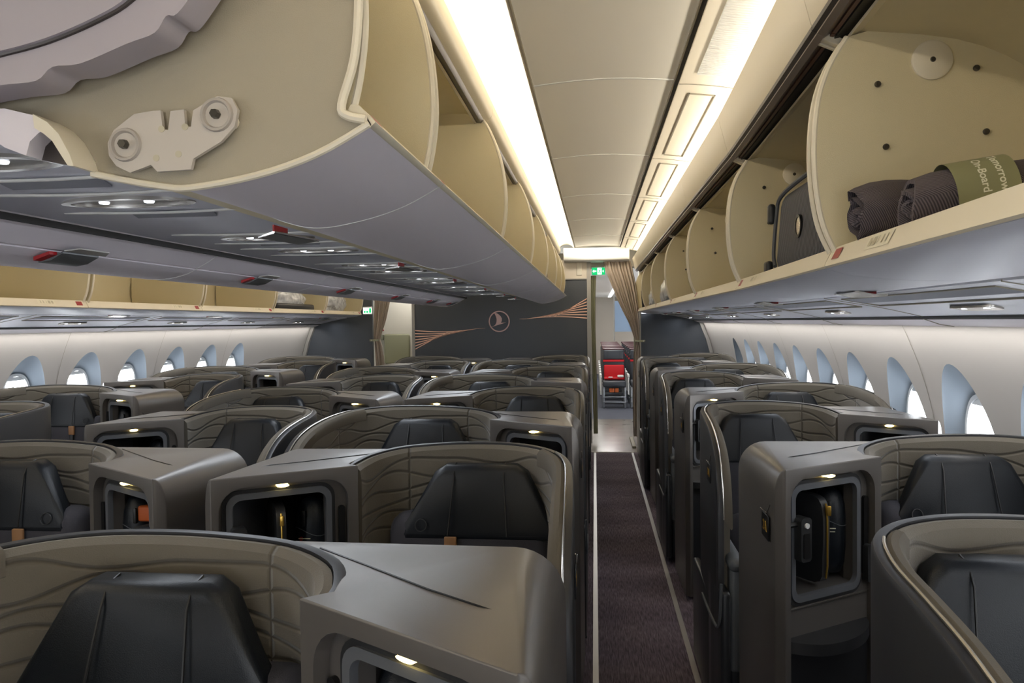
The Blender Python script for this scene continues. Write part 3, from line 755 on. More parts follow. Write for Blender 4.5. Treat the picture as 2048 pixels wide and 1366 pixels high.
def make_unit():
    r = empty('business_seat', (0, 0, 0))
    sh = obj('shell', sweep(SPATH, lambda i, z: [(0, .03), (.024, .03), (.024, z-.012), (.020, z-.003), (.012, z), (0, z-.002)]), 'console_dark', r)
    obj('shell_trim', tube([(p[0]-.001, p[1], p[2]+.0015) for p in SPATH[32:]], .0032, 6), 'silver', sh)
    obj('quilted_liner', sweep(SPATH[:-8], lambda i, z: [(-.002, .50), (-.030, .50), (-.034, z-.05), (-.030, z-.018), (-.016, z-.006), (-.002, z-.008)]), 'quilt', r)
    # padded rim along the wing
    wp = SPATH[30:-1]
    obj('padded_rim', sweep(wp, lambda i, z: [(-.001, z-.02), (-.002, z-.004), (-.012, z+.002), (-.026, z-.001), (-.036, z-.014), (-.036, z-.05), (-.030, z-.055)]), 'rim_velvet', r)
    # console housing
    poly = [(.686, -.231), (1.048, -.466), (1.076, -.445), (1.085, .07), (.50, .085), (.52, .035), (.60, -.015), (.685, -.080), (.722, -.145), (.728, -.195)]
    bm = bmesh.new(); n = len(poly)
    lo = [bm.verts.new((a, b, .03)) for a, b in poly]; hi = [bm.verts.new((a, b, 1.2125)) for a, b in poly]
    bm.faces.new(lo[::-1]); bm.faces.new(hi)
    for i in range(n): bm.faces.new((lo[i], lo[(i+1) % n], hi[(i+1) % n], hi[i]))
    bm.edges.ensure_lookup_table()
    ed = [e for e in bm.edges if set(e.verts) == {hi[2], hi[3]}]
    bmesh.ops.bevel(bm, geom=ed, offset=.095, segments=8, profile=.5, affect='EDGES')
    bmesh.ops.bevel(bm, geom=[e for e in bm.edges if len(e.link_faces) == 2 and e.calc_face_angle(0) > math.radians(25)], offset=.011, segments=3, profile=.5, affect='EDGES', clamp_overlap=True)
    body = from_bm(bm)
    c1 = slab2d(rrect(.030, .408, -.2, 1.180, .07, 6), -.06, .030, face)
    o1 = JF+FD*.092-FN*.02; o2 = JF+FD*.372-FN*.02
    c2 = prism([tuple(o1), tuple(o2), (1.040, -.39), (1.055, -.06), (.80, -.06), tuple(JF+FD*.092+FN*.07)], .822, 1.142, 'z')
    hz = obj('console_housing', cut(body, [c1, c2]), 'console', r, angle=30)
    obj('top_seam', tube([(.63, .035, 1.2128), (.74, -.06, 1.2128), (.88, -.18, 1.2128), (.968, -.245, 1.2128)]+[(.968+.0965*math.sin(a), -.245-.05*math.sin(a), 1.1165+.0965*math.cos(a)) for a in [PI/2*k/7 for k in range(1, 8)]]+[(1.064, -.31, .7), (1.062, -.34, .1)], .0022, 6), 'black', hz)
    obj('niche_bezel', ring2d(rrect(.078, .386, .805, 1.158, .038, 6), rrect(.095, .369, .824, 1.140, .028, 6), .016, .033, face), 'bezel', r)
    obj('niche_bezel_step', ring2d(rrect(.067, .397, .793, 1.168, .044, 6), rrect(.079, .385, .806, 1.157, .038, 6), .022, .033, face), 'plastic_dark', r)
    obj('niche_interior', prism([(.80, -.072), (1.05, -.072), (1.05, -.064), (.80, -.064)], .825, 1.14, 'z'), 'black', r)
    pn = obj('outlet_panel', rbox(1.034, 1.044, -.36, -.14, .84, 1.12, .003), 'bezel', r)
    obj('outlet', rbox(1.029, 1.035, -.32, -.26, .87, .97, .002), 'plastic_dark', pn)
    hs = obj('handset_holder', slab2d(rrect(.332, .376, .935, 1.065, .012), -.012, .030, face), 'plastic_dark', r)
    obj('control_keys', slab2d(rrect(.341, .368, .945, 1.020, .007), -.015, -.011, face), 'black', hs)
    obj('lock_barrel', slab2d([(.355+.008*math.cos(a), 1.043+.008*math.sin(a)) for a in [2*PI*k/14 for k in range(14)]], -.018, -.010, face), 'white_plastic', hs)
    obj('support_rod', tube([face(.37, 1.045, .008), face(.412, 1.045, .008)], .008, 8), 'black', hs)
    sl = obj('slot', slab2d(rrect(.036, .056, .84, 1.09, .009), .020, .0315, face), 'black', r)
    obj('slot_grip', slab2d(rrect(.034, .058, .82, .94, .011), .004, .024, face), 'plastic_dark', sl)
    obj('reading_lamp', slab2d([(.225+.018*math.cos(a), 1.1725+.0045*math.sin(a)) for a in [2*PI*k/20 for k in range(20)]], .006, .029, face), 'lamp', r)
    tb = crom([(.035, .03), (.07, -.01), (.15, -.05), (.24, -.065), (.33, -.05), (.39, .0), (.406, .03)], 4)
    ft = lambda a, b, d: face(a, d, b)
    obj('side_table', slab2d(tb, .665, .70, ft), 'plastic_dark', r)
    obj('table_edge_line', tube([face(a, .788, .024) for a in (.035, .2, .405)], .004, 6), 'silver', r)
    obj('lower_cabinet', slab2d([(.035, .025), (.404, .025), (.404, .03), (.035, .03)], .03, .665, ft), 'plastic_dark', r)
    # seat
    obj('backrest', rbox(.075, .615, -.185, -.045, .42, 1.045, .06, 5), 'fabric', r)
    obj('seat_cushion', rbox(.085, .625, -.90, -.20, .36, .50, .05, 5), 'fabric', r)
    obj('seat_base', rbox(.05, .66, -.84, -.06, .03, .37, .02), 'plastic_dark', r)
    HY = -.212; bm = bmesh.new(); hp = [(.070, .985), (.080, 1.02), (.165, 1.175), (.200, 1.196), (.430, 1.196), (.465, 1.175), (.555, 1.02), (.568, .985), (.555, .970), (.085, .970)]
    hp2 = hp; n = len(hp2)
    f_ = [bm.verts.new((a, HY+.30*(z-.97)+.35*abs(a-.32)**2, z)) for a, z in hp2]; b_ = [bm.verts.new((a*.98+.0064, HY+.080+.30*(z-.97), z)) for a, z in hp2]
    bm.faces.new(f_); bm.faces.new(b_[::-1])
    for i in range(n): bm.faces.new((f_[i], b_[i], b_[(i+1) % n], f_[(i+1) % n]))
    bmesh.ops.bevel(bm, geom=[e for e in bm.edges if (e.verts[0] in f_ and e.verts[1] in f_) or (e.verts[0] in b_ and e.verts[1] in b_)], offset=.040, segments=6, profile=.5, affect='EDGES', clamp_overlap=True)
    hd = obj('headrest', from_bm(bm), 'leather', r, angle=50)
    for a0, a1 in ((.226, .240), (.412, .400)):
        obj('stitching', tube([(a0, HY+.0055+.35*abs(a0-.32)**2, .99), (a1, HY+.055+.35*abs(a1-.32)**2, 1.155), (a1, HY+.071, 1.178), (a1, HY+.087, 1.192), (a1, HY+.115, 1.198)], .0026, 6), 'black', hd)
    obj('embossed_emblem', tube([(.500+.018*math.cos(t), HY+.0085+.015+.30*.018*math.sin(t), 1.018+.018*math.sin(t)) for t in [2*PI*k/20 for k in range(20)]], .0016, 6, closed=True), 'plastic_dark', hd)
    obj('leather_tab', rbox(.385, .425, -.200, -.188, .925, .985, .004), 'tag', r)
    obj('belt_strap', rbox(.392, .418, -.199, -.187, .80, .94, .003), 'black', r)
    obj('armrest', join(rbox(.040, .105, -.93, -.42, .690, .745, .026, 5), rbox(.048, .095, -.90, -.80, .30, .70, .012)), 'plastic_grey', r)
    obj('aisle_panel', join(rbox(.004, .045, -.93, -.60, .05, .62, .015), rbox(.004, .04, -.62, -.10, .03, .5, .012)), 'plastic_dark', r)
    obj('panel_trim', tube(crom([(.002, -.955, .66), (.0, -.945, .56), (.0, -.90, .48), (.0, -.78, .45), (.0, -.45, .445)], 5), .006, 6), 'plastic_grey', r)
    return r
proto = make_unit()
def plate(root, u, y, side, txt, mirror):
    s = 1 if side > 0 else -1
    pl = obj('number_plate', rbox(u-.002, u+.002, y-.045, y+.045, .985, 1.06, .0015, 1), 'black', root)
    obj('plate_line', tube([(u+s*.002, y-.075, 1.105), (u+s*.002, y-.03, 1.068), (u+s*.002, y+.06, 1.062)], .0018, 5), 'silver', pl)
    if txt:
        m = text_mb(txt, .042, .0006, True)
        # text plane faces the aisle
        sc = -1 if mirror else 1
        yy = Vector((0, 0, 1)); n = Vector((s, 0, 0)); x = yy.cross(n)*(sc)
        mm = Matrix((x, yy, n)).transposed().to_4x4(); mm.translation = Vector((u+s*.0028, y, 1.022))
        obj('number', m.xf(mm), 'gold', pl)
    else:
        obj('number', rbox(u+s*.002-.0006, u+s*.002+.0006, y-.02, y+.02, 1.008, 1.034, .0004, 1), 'gold', pl)
ROWS = [1.40+1.12*k for k in range(8)]
ROWO = [1.62+1.12*k for k in range(8)]
UN = {}
def place(key, y, x_origin, s, w, typ, label, group, txt=None):
    r = copy_tree(base if typ == 'A' else baseB)
    r.location = (x_origin, y, 0); r.scale = (s*w/UW, 1, 1)
    tag(r, label, 'airline seat', group); UN[key] = (x_origin, y, s*w/UW, typ)
    if typ == 'A': plate(r, .0015, -.66, -1, txt, s < 0)
    else: plate(r, 1.1985, -.36, 1, txt, s < 0)
    if typ == 'A' and key[0] == 'CR': obj('centre_divider', rbox(1.09, 1.165, -.45, .07, .03, .97, .02), 'plastic_dark', r)
    return r
# the two arrangements: A seat against the origin edge, narrow console; B wider seat bay
base = proto; baseB = copy_tree(base)
def remap(o, sh=0.):
    for c in o.children:
        me = c.data.copy(); c.data = me
        s2 = .135 if c.name.split('.')[0] in ('headrest', 'stitching', 'embossed_emblem', 'backrest', 'leather_tab', 'belt_strap') or sh else 0
        for v in me.vertices:
            if s2: v.co.x = (v.co.x-.32)*1.02+.32+s2
            else: v.co.x = v.co.x*1.13 if v.co.x < .69 else .78+(v.co.x-.69)*1.063
        remap(c, s2)
remap(baseB)
EA, EO = -.05, -2.31         # aisle edges of the centre block
RW, RX = 1.13, .46
ordn = ['first', 'second', 'third', 'fourth', 'fifth', 'sixth', 'seventh', 'eighth']
def seat_label(col, k, typ):
    if k == 0: nth = 'nearest the viewer'
    else: nth = ordn[k]+' row away'
    how = {'CR': ('shell', 'right'), 'CL': ('shell', 'left')}.get(col)
    if col == 'CR': return 'centre-block business seat by the right aisle, %s, %s' % (nth, 'headrest beside the aisle' if typ == 'A' else 'console beside the aisle')
    if col == 'CL': return 'centre-block business seat by the left aisle, %s, %s' % (nth, 'headrest beside the aisle' if typ == 'A' else 'console beside the aisle')
    if col == 'R': return 'business seat of the right window column, %s, %s' % (nth, 'shell beside the aisle' if typ == 'A' else 'console beside the aisle')
    return 'business seat of the left window column, %s in view, %s' % (ordn[k-2], 'shell beside the aisle' if typ == 'A' else 'console beside the aisle')
for k in range(8):
    y = ROWS[k]; typ = 'A' if k % 2 else 'B'
    x0, sg, cw = ((EA, -1, 1.2) if typ == 'A' else (C+.028, 1, 1.182))
    place(('CR', k), y, x0, sg, cw, typ, seat_label('CR', k, typ), 'centre seats beside the right aisle')
    if k == 0: continue
    x0, sg, cw = ((EO, 1, 1.21) if typ == 'A' else (-1.262, -1, 1.04))
    place(('CL', k), y, x0, sg, cw, typ, seat_label('CL', k, typ), 'centre seats beside the left aisle')
for k in range(8):
    y = ROWO[k]; typ = 'B' if k % 2 else 'A'
    txt = {1: '2A', 2: '3A', 3: '4A', 4: '5A'}.get(k)
    x0, sg, rw = ((RX, 1, RW) if typ == 'A' else (1.60, -1, 1.10))
    place(('R', k), y, x0, sg, rw, typ, seat_label('R', k, typ), 'right-hand window seats', txt)
    if k < 2: continue
    place(('L', k), y, -2.80 if typ == 'A' else -4.05, -1 if typ == 'A' else 1, 1.21, typ, seat_label('L', k, typ), 'left-hand window seats')
def kill(o):
    for c in list(o.children): kill(c)
    bpy.data.objects.remove(o)
kill(base); kill(baseB)
def wpt(key, u, y, z):
    x0, y0, s, t = UN[key]
    if t == 'B': u = u*1.13 if u < .69 else .78+(u-.69)*1.063
    return Vector((x0+s*u, y0+y, z))

# things in the console niches
def pouch(key, label, u=.93, y=-.28):
    p = wpt(key, u, y, .836); s = 1 if UN[key][2] > 0 else -1
    r = empty('amenity_pouch', p)
    prof = crom([(0, 0), (.075, .01), (.085, .08), (.088, .2), (.07, .262), (0, .27), (-.07, .262), (-.088, .2), (-.085, .08), (-.075, .01)], 3, True)
    ax = Vector((FD.x*s, FD.y, 0)); nx = Vector((FN.x*s, FN.y, 0))
    # lies edge-on to the opening: flat side runs into the niche
    b = slab2d(prof, -.014, .014, lambda a, z, d: tuple(nx*(a+.02)+ax*d+Vector((0, 0, z))))
    obj('pouch_body', b, 'plastic_dark', r, angle=60)
    zp = [tuple(nx*(-.070)+ax*.000+Vector((0, 0, z))+nx*(-.002 if .05 < z < .22 else .004)) for z in (.02, .06, .14, .2, .25)]
    obj('zipper', tube(zp, .003, 6), 'gold', r)
    obj('zip_pull', rbox(-.006, .006, -.004, .004, .215, .245, .002).xf(Matrix.Translation(nx*(-.078))), 'gold', r)
    tag(r, label, 'pouch'); return r
def case(key, label, u=.845, y=-.21, em=True):
    p = wpt(key, u, y, .836); s = 1 if UN[key][2] > 0 else -1
    r = empty('headphone_case', p)
    prof = [(.012, .0), (.034, .006), (.047, .04), (.052, .10), (.052, .18), (.048, .225), (.034, .262), (.012, .275)]
    m = lathe(prof, (0, 0, 0), 24); m.xf(Matrix.Diagonal((1, .8, 1, 1)))
    obj('case_body', m, 'leather', r, angle=60)
    obj('case_seam', tube([(.053*math.cos(a), .043*math.sin(a), .17+.012*math.sin(a*2)) for a in [2*PI*k/24 for k in range(24)]], .0012, 5, closed=True), 'plastic_grey', r)
    obj('zip_tab', rbox(.012*s-.006, .012*s+.006, -.048, -.042, .19, .24, .003), 'black', r)
    if em:
        obj('red_badge', lathe([(.001, -.001), (.006, -.001), (.006, .002)], (-.022*s*-1, -.040, .150), 12, 'y'), 'red', r)
        obj('label_lines', join(rbox(-.030, .008, -.0435, -.041, .150, .153, .0005, 1), rbox(-.028, .006, -.0435, -.041, .140, .1425, .0005, 1)), 'plate_mark', r)
    tag(r, label, 'headphone case'); return r
pouch(('R', 1), 'black pouch with gold zip standing in the lit niche of seat 2A'); case(('R', 1), 'black leather headphone case with a red badge in the niche of seat 2A')
pouch(('CR', 1), 'black pouch with gold zip in the dark niche of the second-row centre console'); case(('CR', 1), 'dark leather case beside the zipped pouch in the second-row centre console')
case(('CL', 1), 'dark rounded case in the niche of the second-row left-centre console', em=False)
o = obj('tissue_box', rbox(-.07, .07, -.03, .03, 0, .05, .008), 'orange'); o.location = wpt(('CL', 1), .93, -.22, 1.03); tag(o, 'small orange item inside the second-row left-centre console niche', 'item')
o = obj('orange_tag', prism([(-.02, 0), (.03, .01), (.02, .06)], -.002, .002, 'y'), 'orange'); o.location = wpt(('CR', 0), .97, -.42, .99); tag(o, 'orange triangular tag hanging in the nearest console niche', 'tag')
case(('CR', 0), 'dark case in the niche of the nearest console at the bottom of the view', em=False)
case(('CL', 2), 'brown-lit case in the niche of the third-row left-centre console', em=False)
case(('CL', 3), 'case in the niche of the fourth-row left-centre console', em=False)
case(('L', 3), 'dark case in the niche of the left-hand window-seat console facing the aisle', em=False)
# pillow on 3A
def pillow(loc, sx, sy, sz, tilt, label):
    N, K = 20, 12; vs = []; fs = []
    for i in range(K+1):
        ph = -PI/2+PI*i/K
        for j in range(N):
            t = 2*PI*j/N; sg = lambda v, e: math.copysign(abs(v)**e, v)
            vs.append((sx*sg(math.cos(ph), .5)*sg(math.cos(t), .45), sy*sg(math.sin(ph), 1.0), sz*sg(math.cos(ph), .5)*sg(math.sin(t), .45)))
    for i in range(K):
        for j in range(N): fs.append((i*N+j, i*N+(j+1) % N, (i+1)*N+(j+1) % N, (i+1)*N+j))
    o = obj('pillow', MB().add(vs, fs).xf(Matrix.Rotation(tilt, 4, 'X')), 'fabric', angle=80); o.location = loc; tag(o, label, 'pillow'); return o
pillow(wpt(('R', 2), .30, -.52, .665), .19, .06, .16, -.35, 'dark grey pillow propped on the seat of 3A beside the aisle')

# ================================================================= PARTITIONS AT THE REAR
pb = struct(obj('wall_back', box(-2.475, -.10, 10.40, 10.46, 0, 2.215), 'partition'))
obj('upper_panel', box(-2.475, -.075, 10.395, 10.46, 2.225, 2.48), 'partition_light', pb)
obj('end_frame', join(box(-2.515, -2.475, 10.38, 10.48, 0, 2.20), box(-.098, -.045, 10.38, 10.48, 0, 2.45)), 'frame_grey', pb)
obj('label_box', rbox(-.235, -.165, 10.385, 10.395, 2.27, 2.45, .02), 'galley_white', pb)
obj('lip_line', box(-2.475, -.10, 10.385, 10.40, 2.213, 2.228), 'frame_grey', pb)
def swoosh(x0, zs, x1, z1, bow, name):
    """fan of thin relief lines; the first one reaches the tip, the others run into it one by one"""
    ms = MB(); n = 26; ref = lambda t: zs[0]+(z1-zs[0])*t**1.15+bow*math.sin(PI*min(1, t*1.1))
    for i, z0 in enumerate(zs):
        te = 1-.085*i; vs = []; fs = []
        for k in range(n+1):
            t = te*k/n; x = x0+(x1-x0)*t
            z = ref(t)+(z0-zs[0])*(1-k/n)**1.15
            wd = .0062*(1-k/n)**.6+.0006
            vs += [(x, 10.394, z-wd), (x, 10.394, z+wd)]
        for k in range(n): fs.append((2*k, 2*k+2, 2*k+3, 2*k+1))
        ms.add(vs, fs)
    return obj(name, ms, 'copper', pb)
swoosh(-.10, [1.690+.044*i for i in range(7)], -1.02, 1.690, .025, 'copper_stripes')
swoosh(-2.475, [1.548-.043*i for i in range(7)], -1.49, 1.570, -.030, 'copper_stripes')
lx, lz = -1.297, 1.660
obj('emblem_ring', ring2d([(lx+.145*math.cos(a), lz+.145*math.sin(a)) for a in [2*PI*k/48 for k in range(48)]], [(lx+.130*math.cos(a), lz+.130*math.sin(a)) for a in [2*PI*k/48 for k in range(48)]], 10.386, 10.40, lambda a, b, d: (a, d, b)), 'rose', pb)
R_ = .145/310   # emblem traced from the zoomed sign, centre (1005,632), radius 310
bird = crom([(850, 375), (895, 450), (925, 540), (930, 600), (915, 680), (870, 745), (780, 790)], 4)+crom([(780, 792), (860, 770), (1000, 725), (1100, 700), (1205, 655)], 4)+crom([(1205, 655), (1140, 668), (1050, 672)], 3)+crom([(1050, 670), (1075, 620), (1080, 555), (1050, 490), (980, 420), (895, 380), (850, 375)], 4)[:-1]
bird = [(lx+(x-1005)*R_, lz-(y-632)*R_) for x, y in bird]
obj('emblem_bird', slab2d(bird, 10.387, 10.398, lambda a, b, d: (a, d, b)), 'rose', pb)
# outboard partitions
def part_side(f, nm):
    xi = .62 if f(1) == 1 else .562
    pr = [(xi, 0), (hw(0)+C+.12, 0), (hw(.9)+C+.1, .9), (hw(1.3)+C+.1, 1.3), (hw(1.7)+C+.1, 1.7), (1.35, 2.3), (xi, 2.3)]
    p = struct(obj('wall_back_'+nm, prism([(f(x), z) for x, z in pr], 10.40, 10.46, 'y'), 'partition'))
    zz = [0, .4, .8, 1.0, 1.2, 1.4, 1.62]
    edge = [(f(hw(z)+C-.045), z) for z in zz]+[(f(hw(z)+C+.0), z) for z in zz[::-1]]
    obj('edge_trim', prism(edge, 10.34, 10.40, 'y'), 'frame_grey', p)
    return p
pr_ = part_side(lambda x: x, 'right'); pl_ = part_side(mx, 'left')
s_ = obj('exit_sign', rbox(-3.20, -3.06, 10.34, 10.36, 1.775, 1.885, .012), 'white_plastic')
obj('sign_face', rbox(-3.19, -3.07, 10.335, 10.342, 1.79, 1.872, .006), 'sign_white', s_)
obj('sign_symbol', join(rbox(-3.105, -3.075, 10.330, 10.336, 1.80, 1.865, .004), rbox(-3.145, -3.115, 10.330, 10.336, 1.80, 1.83, .004), rbox(-3.18, -3.155, 10.330, 10.336, 1.80, 1.83, .004)), 'green', s_)
tag(s_, 'small green and white exit sign box at the end of the left bins', 'exit sign')
hk = obj('bin_end_light', rbox(.62, .76, 10.30, 10.36, 1.742, 1.762, .008), 'lamp_white'); tag(hk, 'small white lamp bar under the end of the right bins', 'lamp')

# header above the aisle curtain
hdp = crom([(10.18, 2.62), (10.15, 2.58), (10.15, 2.50), (10.18, 2.455), (10.24, 2.445)], 5)
struct(obj('trim_%d' % ti, prism([(y, z) for y, z in hdp]+[(10.50, 2.445), (10.50, 2.62)], -.40, .46, 'x'), 'white_plastic', angle=60)); ti += 1
struct(obj('trim_%d' % ti, prism([(y, z) for y, z in hdp]+[(10.50, 2.445), (10.50, 2.62)], mx(.46), mx(-.40), 'x'), 'white_plastic', angle=60)); ti += 1
# exit sign hanging in the doorway
s2 = obj('exit_sign', rbox(-.030, .150, 10.62, 10.645, 2.285, 2.385, .006), 'green')
ar = [(.000, 2.335), (.022, 2.358), (.022, 2.342), (.052, 2.342), (.052, 2.328), (.022, 2.328), (.022, 2.312)]
obj('arrow', slab2d([(x-.022, z) for x, z in ar], 10.614, 10.621, lambda a, b, d: (a, d, b)), 'sign_white', s2)
obj('white_field', slab2d(rrect(.045, .103, 2.289, 2.381, .004), 10.615, 10.6205, lambda a, b, d: (a, d, b)), 'sign_white', s2)
man = join(lathe([(.001, -.004), (.008, -.004), (.008, .001)], (.082, 10.613, 2.366), 12, 'y'))
for a, b, r in (((.078, 2.352), (.070, 2.328), .006), ((.070, 2.328), (.086, 2.314), .005), ((.086, 2.314), (.086, 2.297), .004), ((.070, 2.328), (.056, 2.308), .005), ((.076, 2.350), (.058, 2.344), .0035), ((.058, 2.344), (.056, 2.330), .003), ((.080, 2.348), (.094, 2.336), .0035)):
    man = join(man, tube([(a[0], 10.612, a[1]), (b[0], 10.612, b[1])], r, 6))
obj('running_figure', man, 'green', s2)
obj('arrow', slab2d([(.112, 2.335), (.130, 2.352), (.130, 2.318)], 10.614, 10.621, lambda a, b, d: (a, d, b)), 'sign_white', s2)
tag(s2, 'green exit sign with a white arrow and running figure over the right-hand aisle doorway', 'exit sign')
struct(obj('trim_%d' % ti, join(box(-.06, .62, 10.62, 10.70, 2.39, 2.62), box(-.085, -.050, 10.60, 10.72, 0, 2.62), box(.60, .64, 10.5, 10.72, 0, 2.62)), 'galley_white')); ti += 1

# curtains
def curtain(rows, nf, amp, y, label, mt='curtain'):
    """rows: (z, x0, x1) top to bottom"""
    rows = crom(rows, 5); vs = []; fs = []; N = nf*8
    for (z, x0, x1) in rows:
        wdt = x1-x0
        for k in range(N+1):
            t = k/N; a = amp*(.5+.5*min(1, wdt/.3))
            vs.append((x0+wdt*t+.004*math.sin(t*37), y+a*math.sin(2*PI*nf*t)+.3*a*math.sin(2*PI*nf*t*.37+z*3), z))
    m = len(rows)
    for i in range(m-1):
        for k in range(N): fs.append((i*(N+1)+k, i*(N+1)+k+1, (i+1)*(N+1)+k+1, (i+1)*(N+1)+k))
    vs2 = [(a, b+.006, c) for a, b, c in vs]; q = len(vs)
    fs2 = [tuple(q+i for i in f) for f in fs]
    o = obj('curtain', MB().add(vs, fs).add([], []) if 0 else MB().add(vs+vs2, fs+fs2), mt, angle=70); tag(o, label, 'curtain'); return o
c1 = curtain([(2.44, .12, .49), (2.30, .16, .52), (2.1, .24, .56), (1.85, .34, .59), (1.6, .46, .60), (1.40, .525, .60), (1.34, .535, .60), (1.25, .52, .61), (.9, .50, .61), (.4, .50, .59), (.10, .505, .58)], 9, .020, 10.32, 'taupe pleated curtain tied back at the right side of the right-hand aisle')
def tie(parent, x0, x1, y, z):
    t = obj('tie_back', join(rbox(x0, x1, y-.035, y-.028, z-.014, z+.014, .003), tube([(x0+.02, y-.038, z), (x0+.02, y-.042, z)], .008, 10)), 'olive', parent)
    obj('snap_button', join(*[lathe([(.001, -.004), (.006, -.004), (.008, .001)], (x, y-.037, z), 10, 'y') for x in (x0+.03, x1-.02)]), 'silver', t)
tie(c1, .53, .665, 10.32, 1.375)
c2 = curtain([(2.27, -.05, .03), (2.0, -.048, .02), (1.6, -.045, .015), (1.2, -.042, .02), (.7, -.035, .03), (.10, -.025, .035)], 3, .012, 10.56, 'narrow olive-taupe curtain hanging folded at the left side of the right-hand doorway', 'olive')
c3 = curtain([(2.44, mx(.49), mx(.10)), (2.2, -3.02, -2.72), (1.95, -3.02, -2.80), (1.7, -3.035, -2.86), (1.48, -3.04, -2.935), (1.415, -3.035, -2.945), (1.35, -3.03, -2.925), (1.1, -3.015, -2.895), (.6, -3.0, -2.9), (.10, -3.0, -2.9)], 8, .020, 10.32, 'taupe pleated curtain tied back at the left-hand aisle, next to the white galley wall')
tie(c3, -3.09, -2.95, 10.32, 1.42)
# white galley wall and padded door seen in the left aisle
g = struct(obj('wall_galley', box(-4.35, -.9, 11.35, 11.42, 0, 2.9), 'galley_white'))
obj('upright', join(box(-2.70, -2.665, 11.30, 11.36, 0, 2.4), box(-2.62, -2.60, 11.30, 11.35, 0, 2.4)), 'beige_edge', g)
dp = obj('padded_cover', rbox(-3.17, -2.775, 11.28, 11.345, 1.04, 1.49, .03, 4), 'olive'); tag(dp, 'olive-green padded square cover on the white galley wall beyond the left aisle', 'padded cover')
obj('latch_plate', rbox(-3.225, -3.18, 11.30, 11.345, 1.40, 1.48, .006), 'olive_pad', dp)
hk2 = obj('coat_hook', join(tube([(-3.185, 11.33, 1.545), (-3.185, 11.31, 1.545), (-3.185, 11.30, 1.56)], .010, 8)), 'red'); tag(hk2, 'tiny red hook on the white galley wall above the olive cover', 'hook')
lg = obj('counter_ledge', box(-3.2, -2.5, 11.0, 11.34, .99, 1.03), 'galley_white'); tag(lg, 'pale ledge below the olive padded cover beyond the left aisle', 'ledge')
# padded jump seat column beside the right curtain
js = obj('crew_seat_back', rbox(.535, .62, 10.62, 10.70, 1.19, 1.56, .02), 'olive_pad')
obj('seat_pad', rbox(.535, .62, 10.62, 10.70, .78, 1.17, .02), 'olive_pad', js); tag(js, 'narrow olive crew seat pads behind the right-hand curtain', 'crew seat')

# ================================================================= ECONOMY CABIN THROUGH THE DOORWAY
struct(obj('wall_economy', join(box(-.9, -.3, 10.75, 24, 0, 2.6)), 'galley_white'))
struct(obj('ceiling_economy', box(-.9, 2.4, 10.75, 24, 2.38, 2.44), 'white_plastic'))
struct(obj('wall_economy_right', box(1.9, 1.95, 10.46, 24, 0, 2.9), 'wall_panel'))
struct(obj('wall_galley_left', box(-4.35, -4.3, 10.4, 11.4, 0, 2.9), 'galley_white'))
struct(obj('wall_end', box(-.9, 2.4, 23.9, 24, 0, 2.5), 'partition_light'))
ls = obj('ceiling_light', box(.42, .50, 11.2, 23.5, 2.365, 2.38), 'lamp_white'); tag(ls, 'bright strip light along the ceiling of the cabin beyond the doorway', 'strip light')
eb = MB()
for k in range(9):
    y = 12.6+1.2*k
    b = obj('overhead_bin', ext(thick(crom([(1.7, 1.70), (.95, 1.72), (.80, 1.80), (.76, 1.95), (.82, 2.15), (.95, 2.36)], 4), .02), [y, y+1.18]), 'bin_white')
    tag(b, 'closed white overhead bin in the rear cabin, one of the curved row through the doorway', 'overhead bin', 'closed bins in the rear cabin')
bp = obj('divider_panel', box(.35, .95, 13.4, 13.44, 1.46, 1.99), 'blue_panel')
obj('frame', join(box(.33, .35, 13.38, 13.44, 1.3, 2.1)), 'frame_grey', bp); tag(bp, 'pale blue-white panel above the rear cabin seats', 'panel')
def eco_seat():
    r = empty('economy_seat')
    obj('seat_cushion', rbox(-.215, .215, -.46, 0, .40, .52, .04, 4), 'eco_leather', r)
    obj('backrest', rbox(-.215, .215, 0, .10, .46, 1.02, .04, 4), 'eco_leather', r)
    h = obj('headrest', rbox(-.20, .20, -.045, .05, .90, 1.09, .03, 4), 'eco_leather', r)
    obj('headrest_stitching', join(*[rbox(x-.003, x+.003, -.048, -.043, .92, 1.07, .001, 1) for x in (-.12, .12)]), 'black', h)
    obj('seat_top', rbox(-.215, .215, -.02, .14, 1.085, 1.115, .012), 'eco_top', r)
    obj('red_band', rbox(-.205, .205, -.035, -.01, .86, .90, .008), 'eco_red', r)
    a = obj('armrest', rbox(-.275, -.235, -.40, .02, .58, .64, .012), 'white_plastic', r)
    obj('armrest_support', rbox(-.268, -.24, -.36, -.24, .25, .60, .008), 'white_plastic', a)
    obj('base_frame', join(rbox(-.22, -.18, -.38, .05, 0, .40, .008), rbox(.18, .22, -.38, .05, 0, .40, .008), rbox(-.22, .22, -.40, -.37, .10, .13, .005), rbox(-.22, .22, -.40, -.37, .20, .225, .005)), 'eco_frame', r)
    return r
es = eco_seat()
for k in range(7):
    for j, x in enumerate((.36, .88, 1.40)):
        if k and j == 1 and False: continue
        r = es if (k == 0 and j == 0) else copy_tree(es)
        r.location = (x, 14.9+.80*k, 0)
        tag(r, ('dark economy seat with a red blanket on it, first seen through the doorway' if (k, j) == (0, 0) else 'dark red-topped economy seat in the rows beyond the doorway' ), 'economy seat', None if (k, j) == (0, 0) else 'economy seats beyond the doorway')
bl = obj('blanket', join(rbox(.17, .56, 14.83, 14.92, .53, .80, .03, 4), rbox(.17, .56, 14.62, 14.86, .53, .575, .02, 3)), 'eco_red'); tag(bl, 'bright red folded blanket on the first economy seat beyond the doorway', 'blanket')
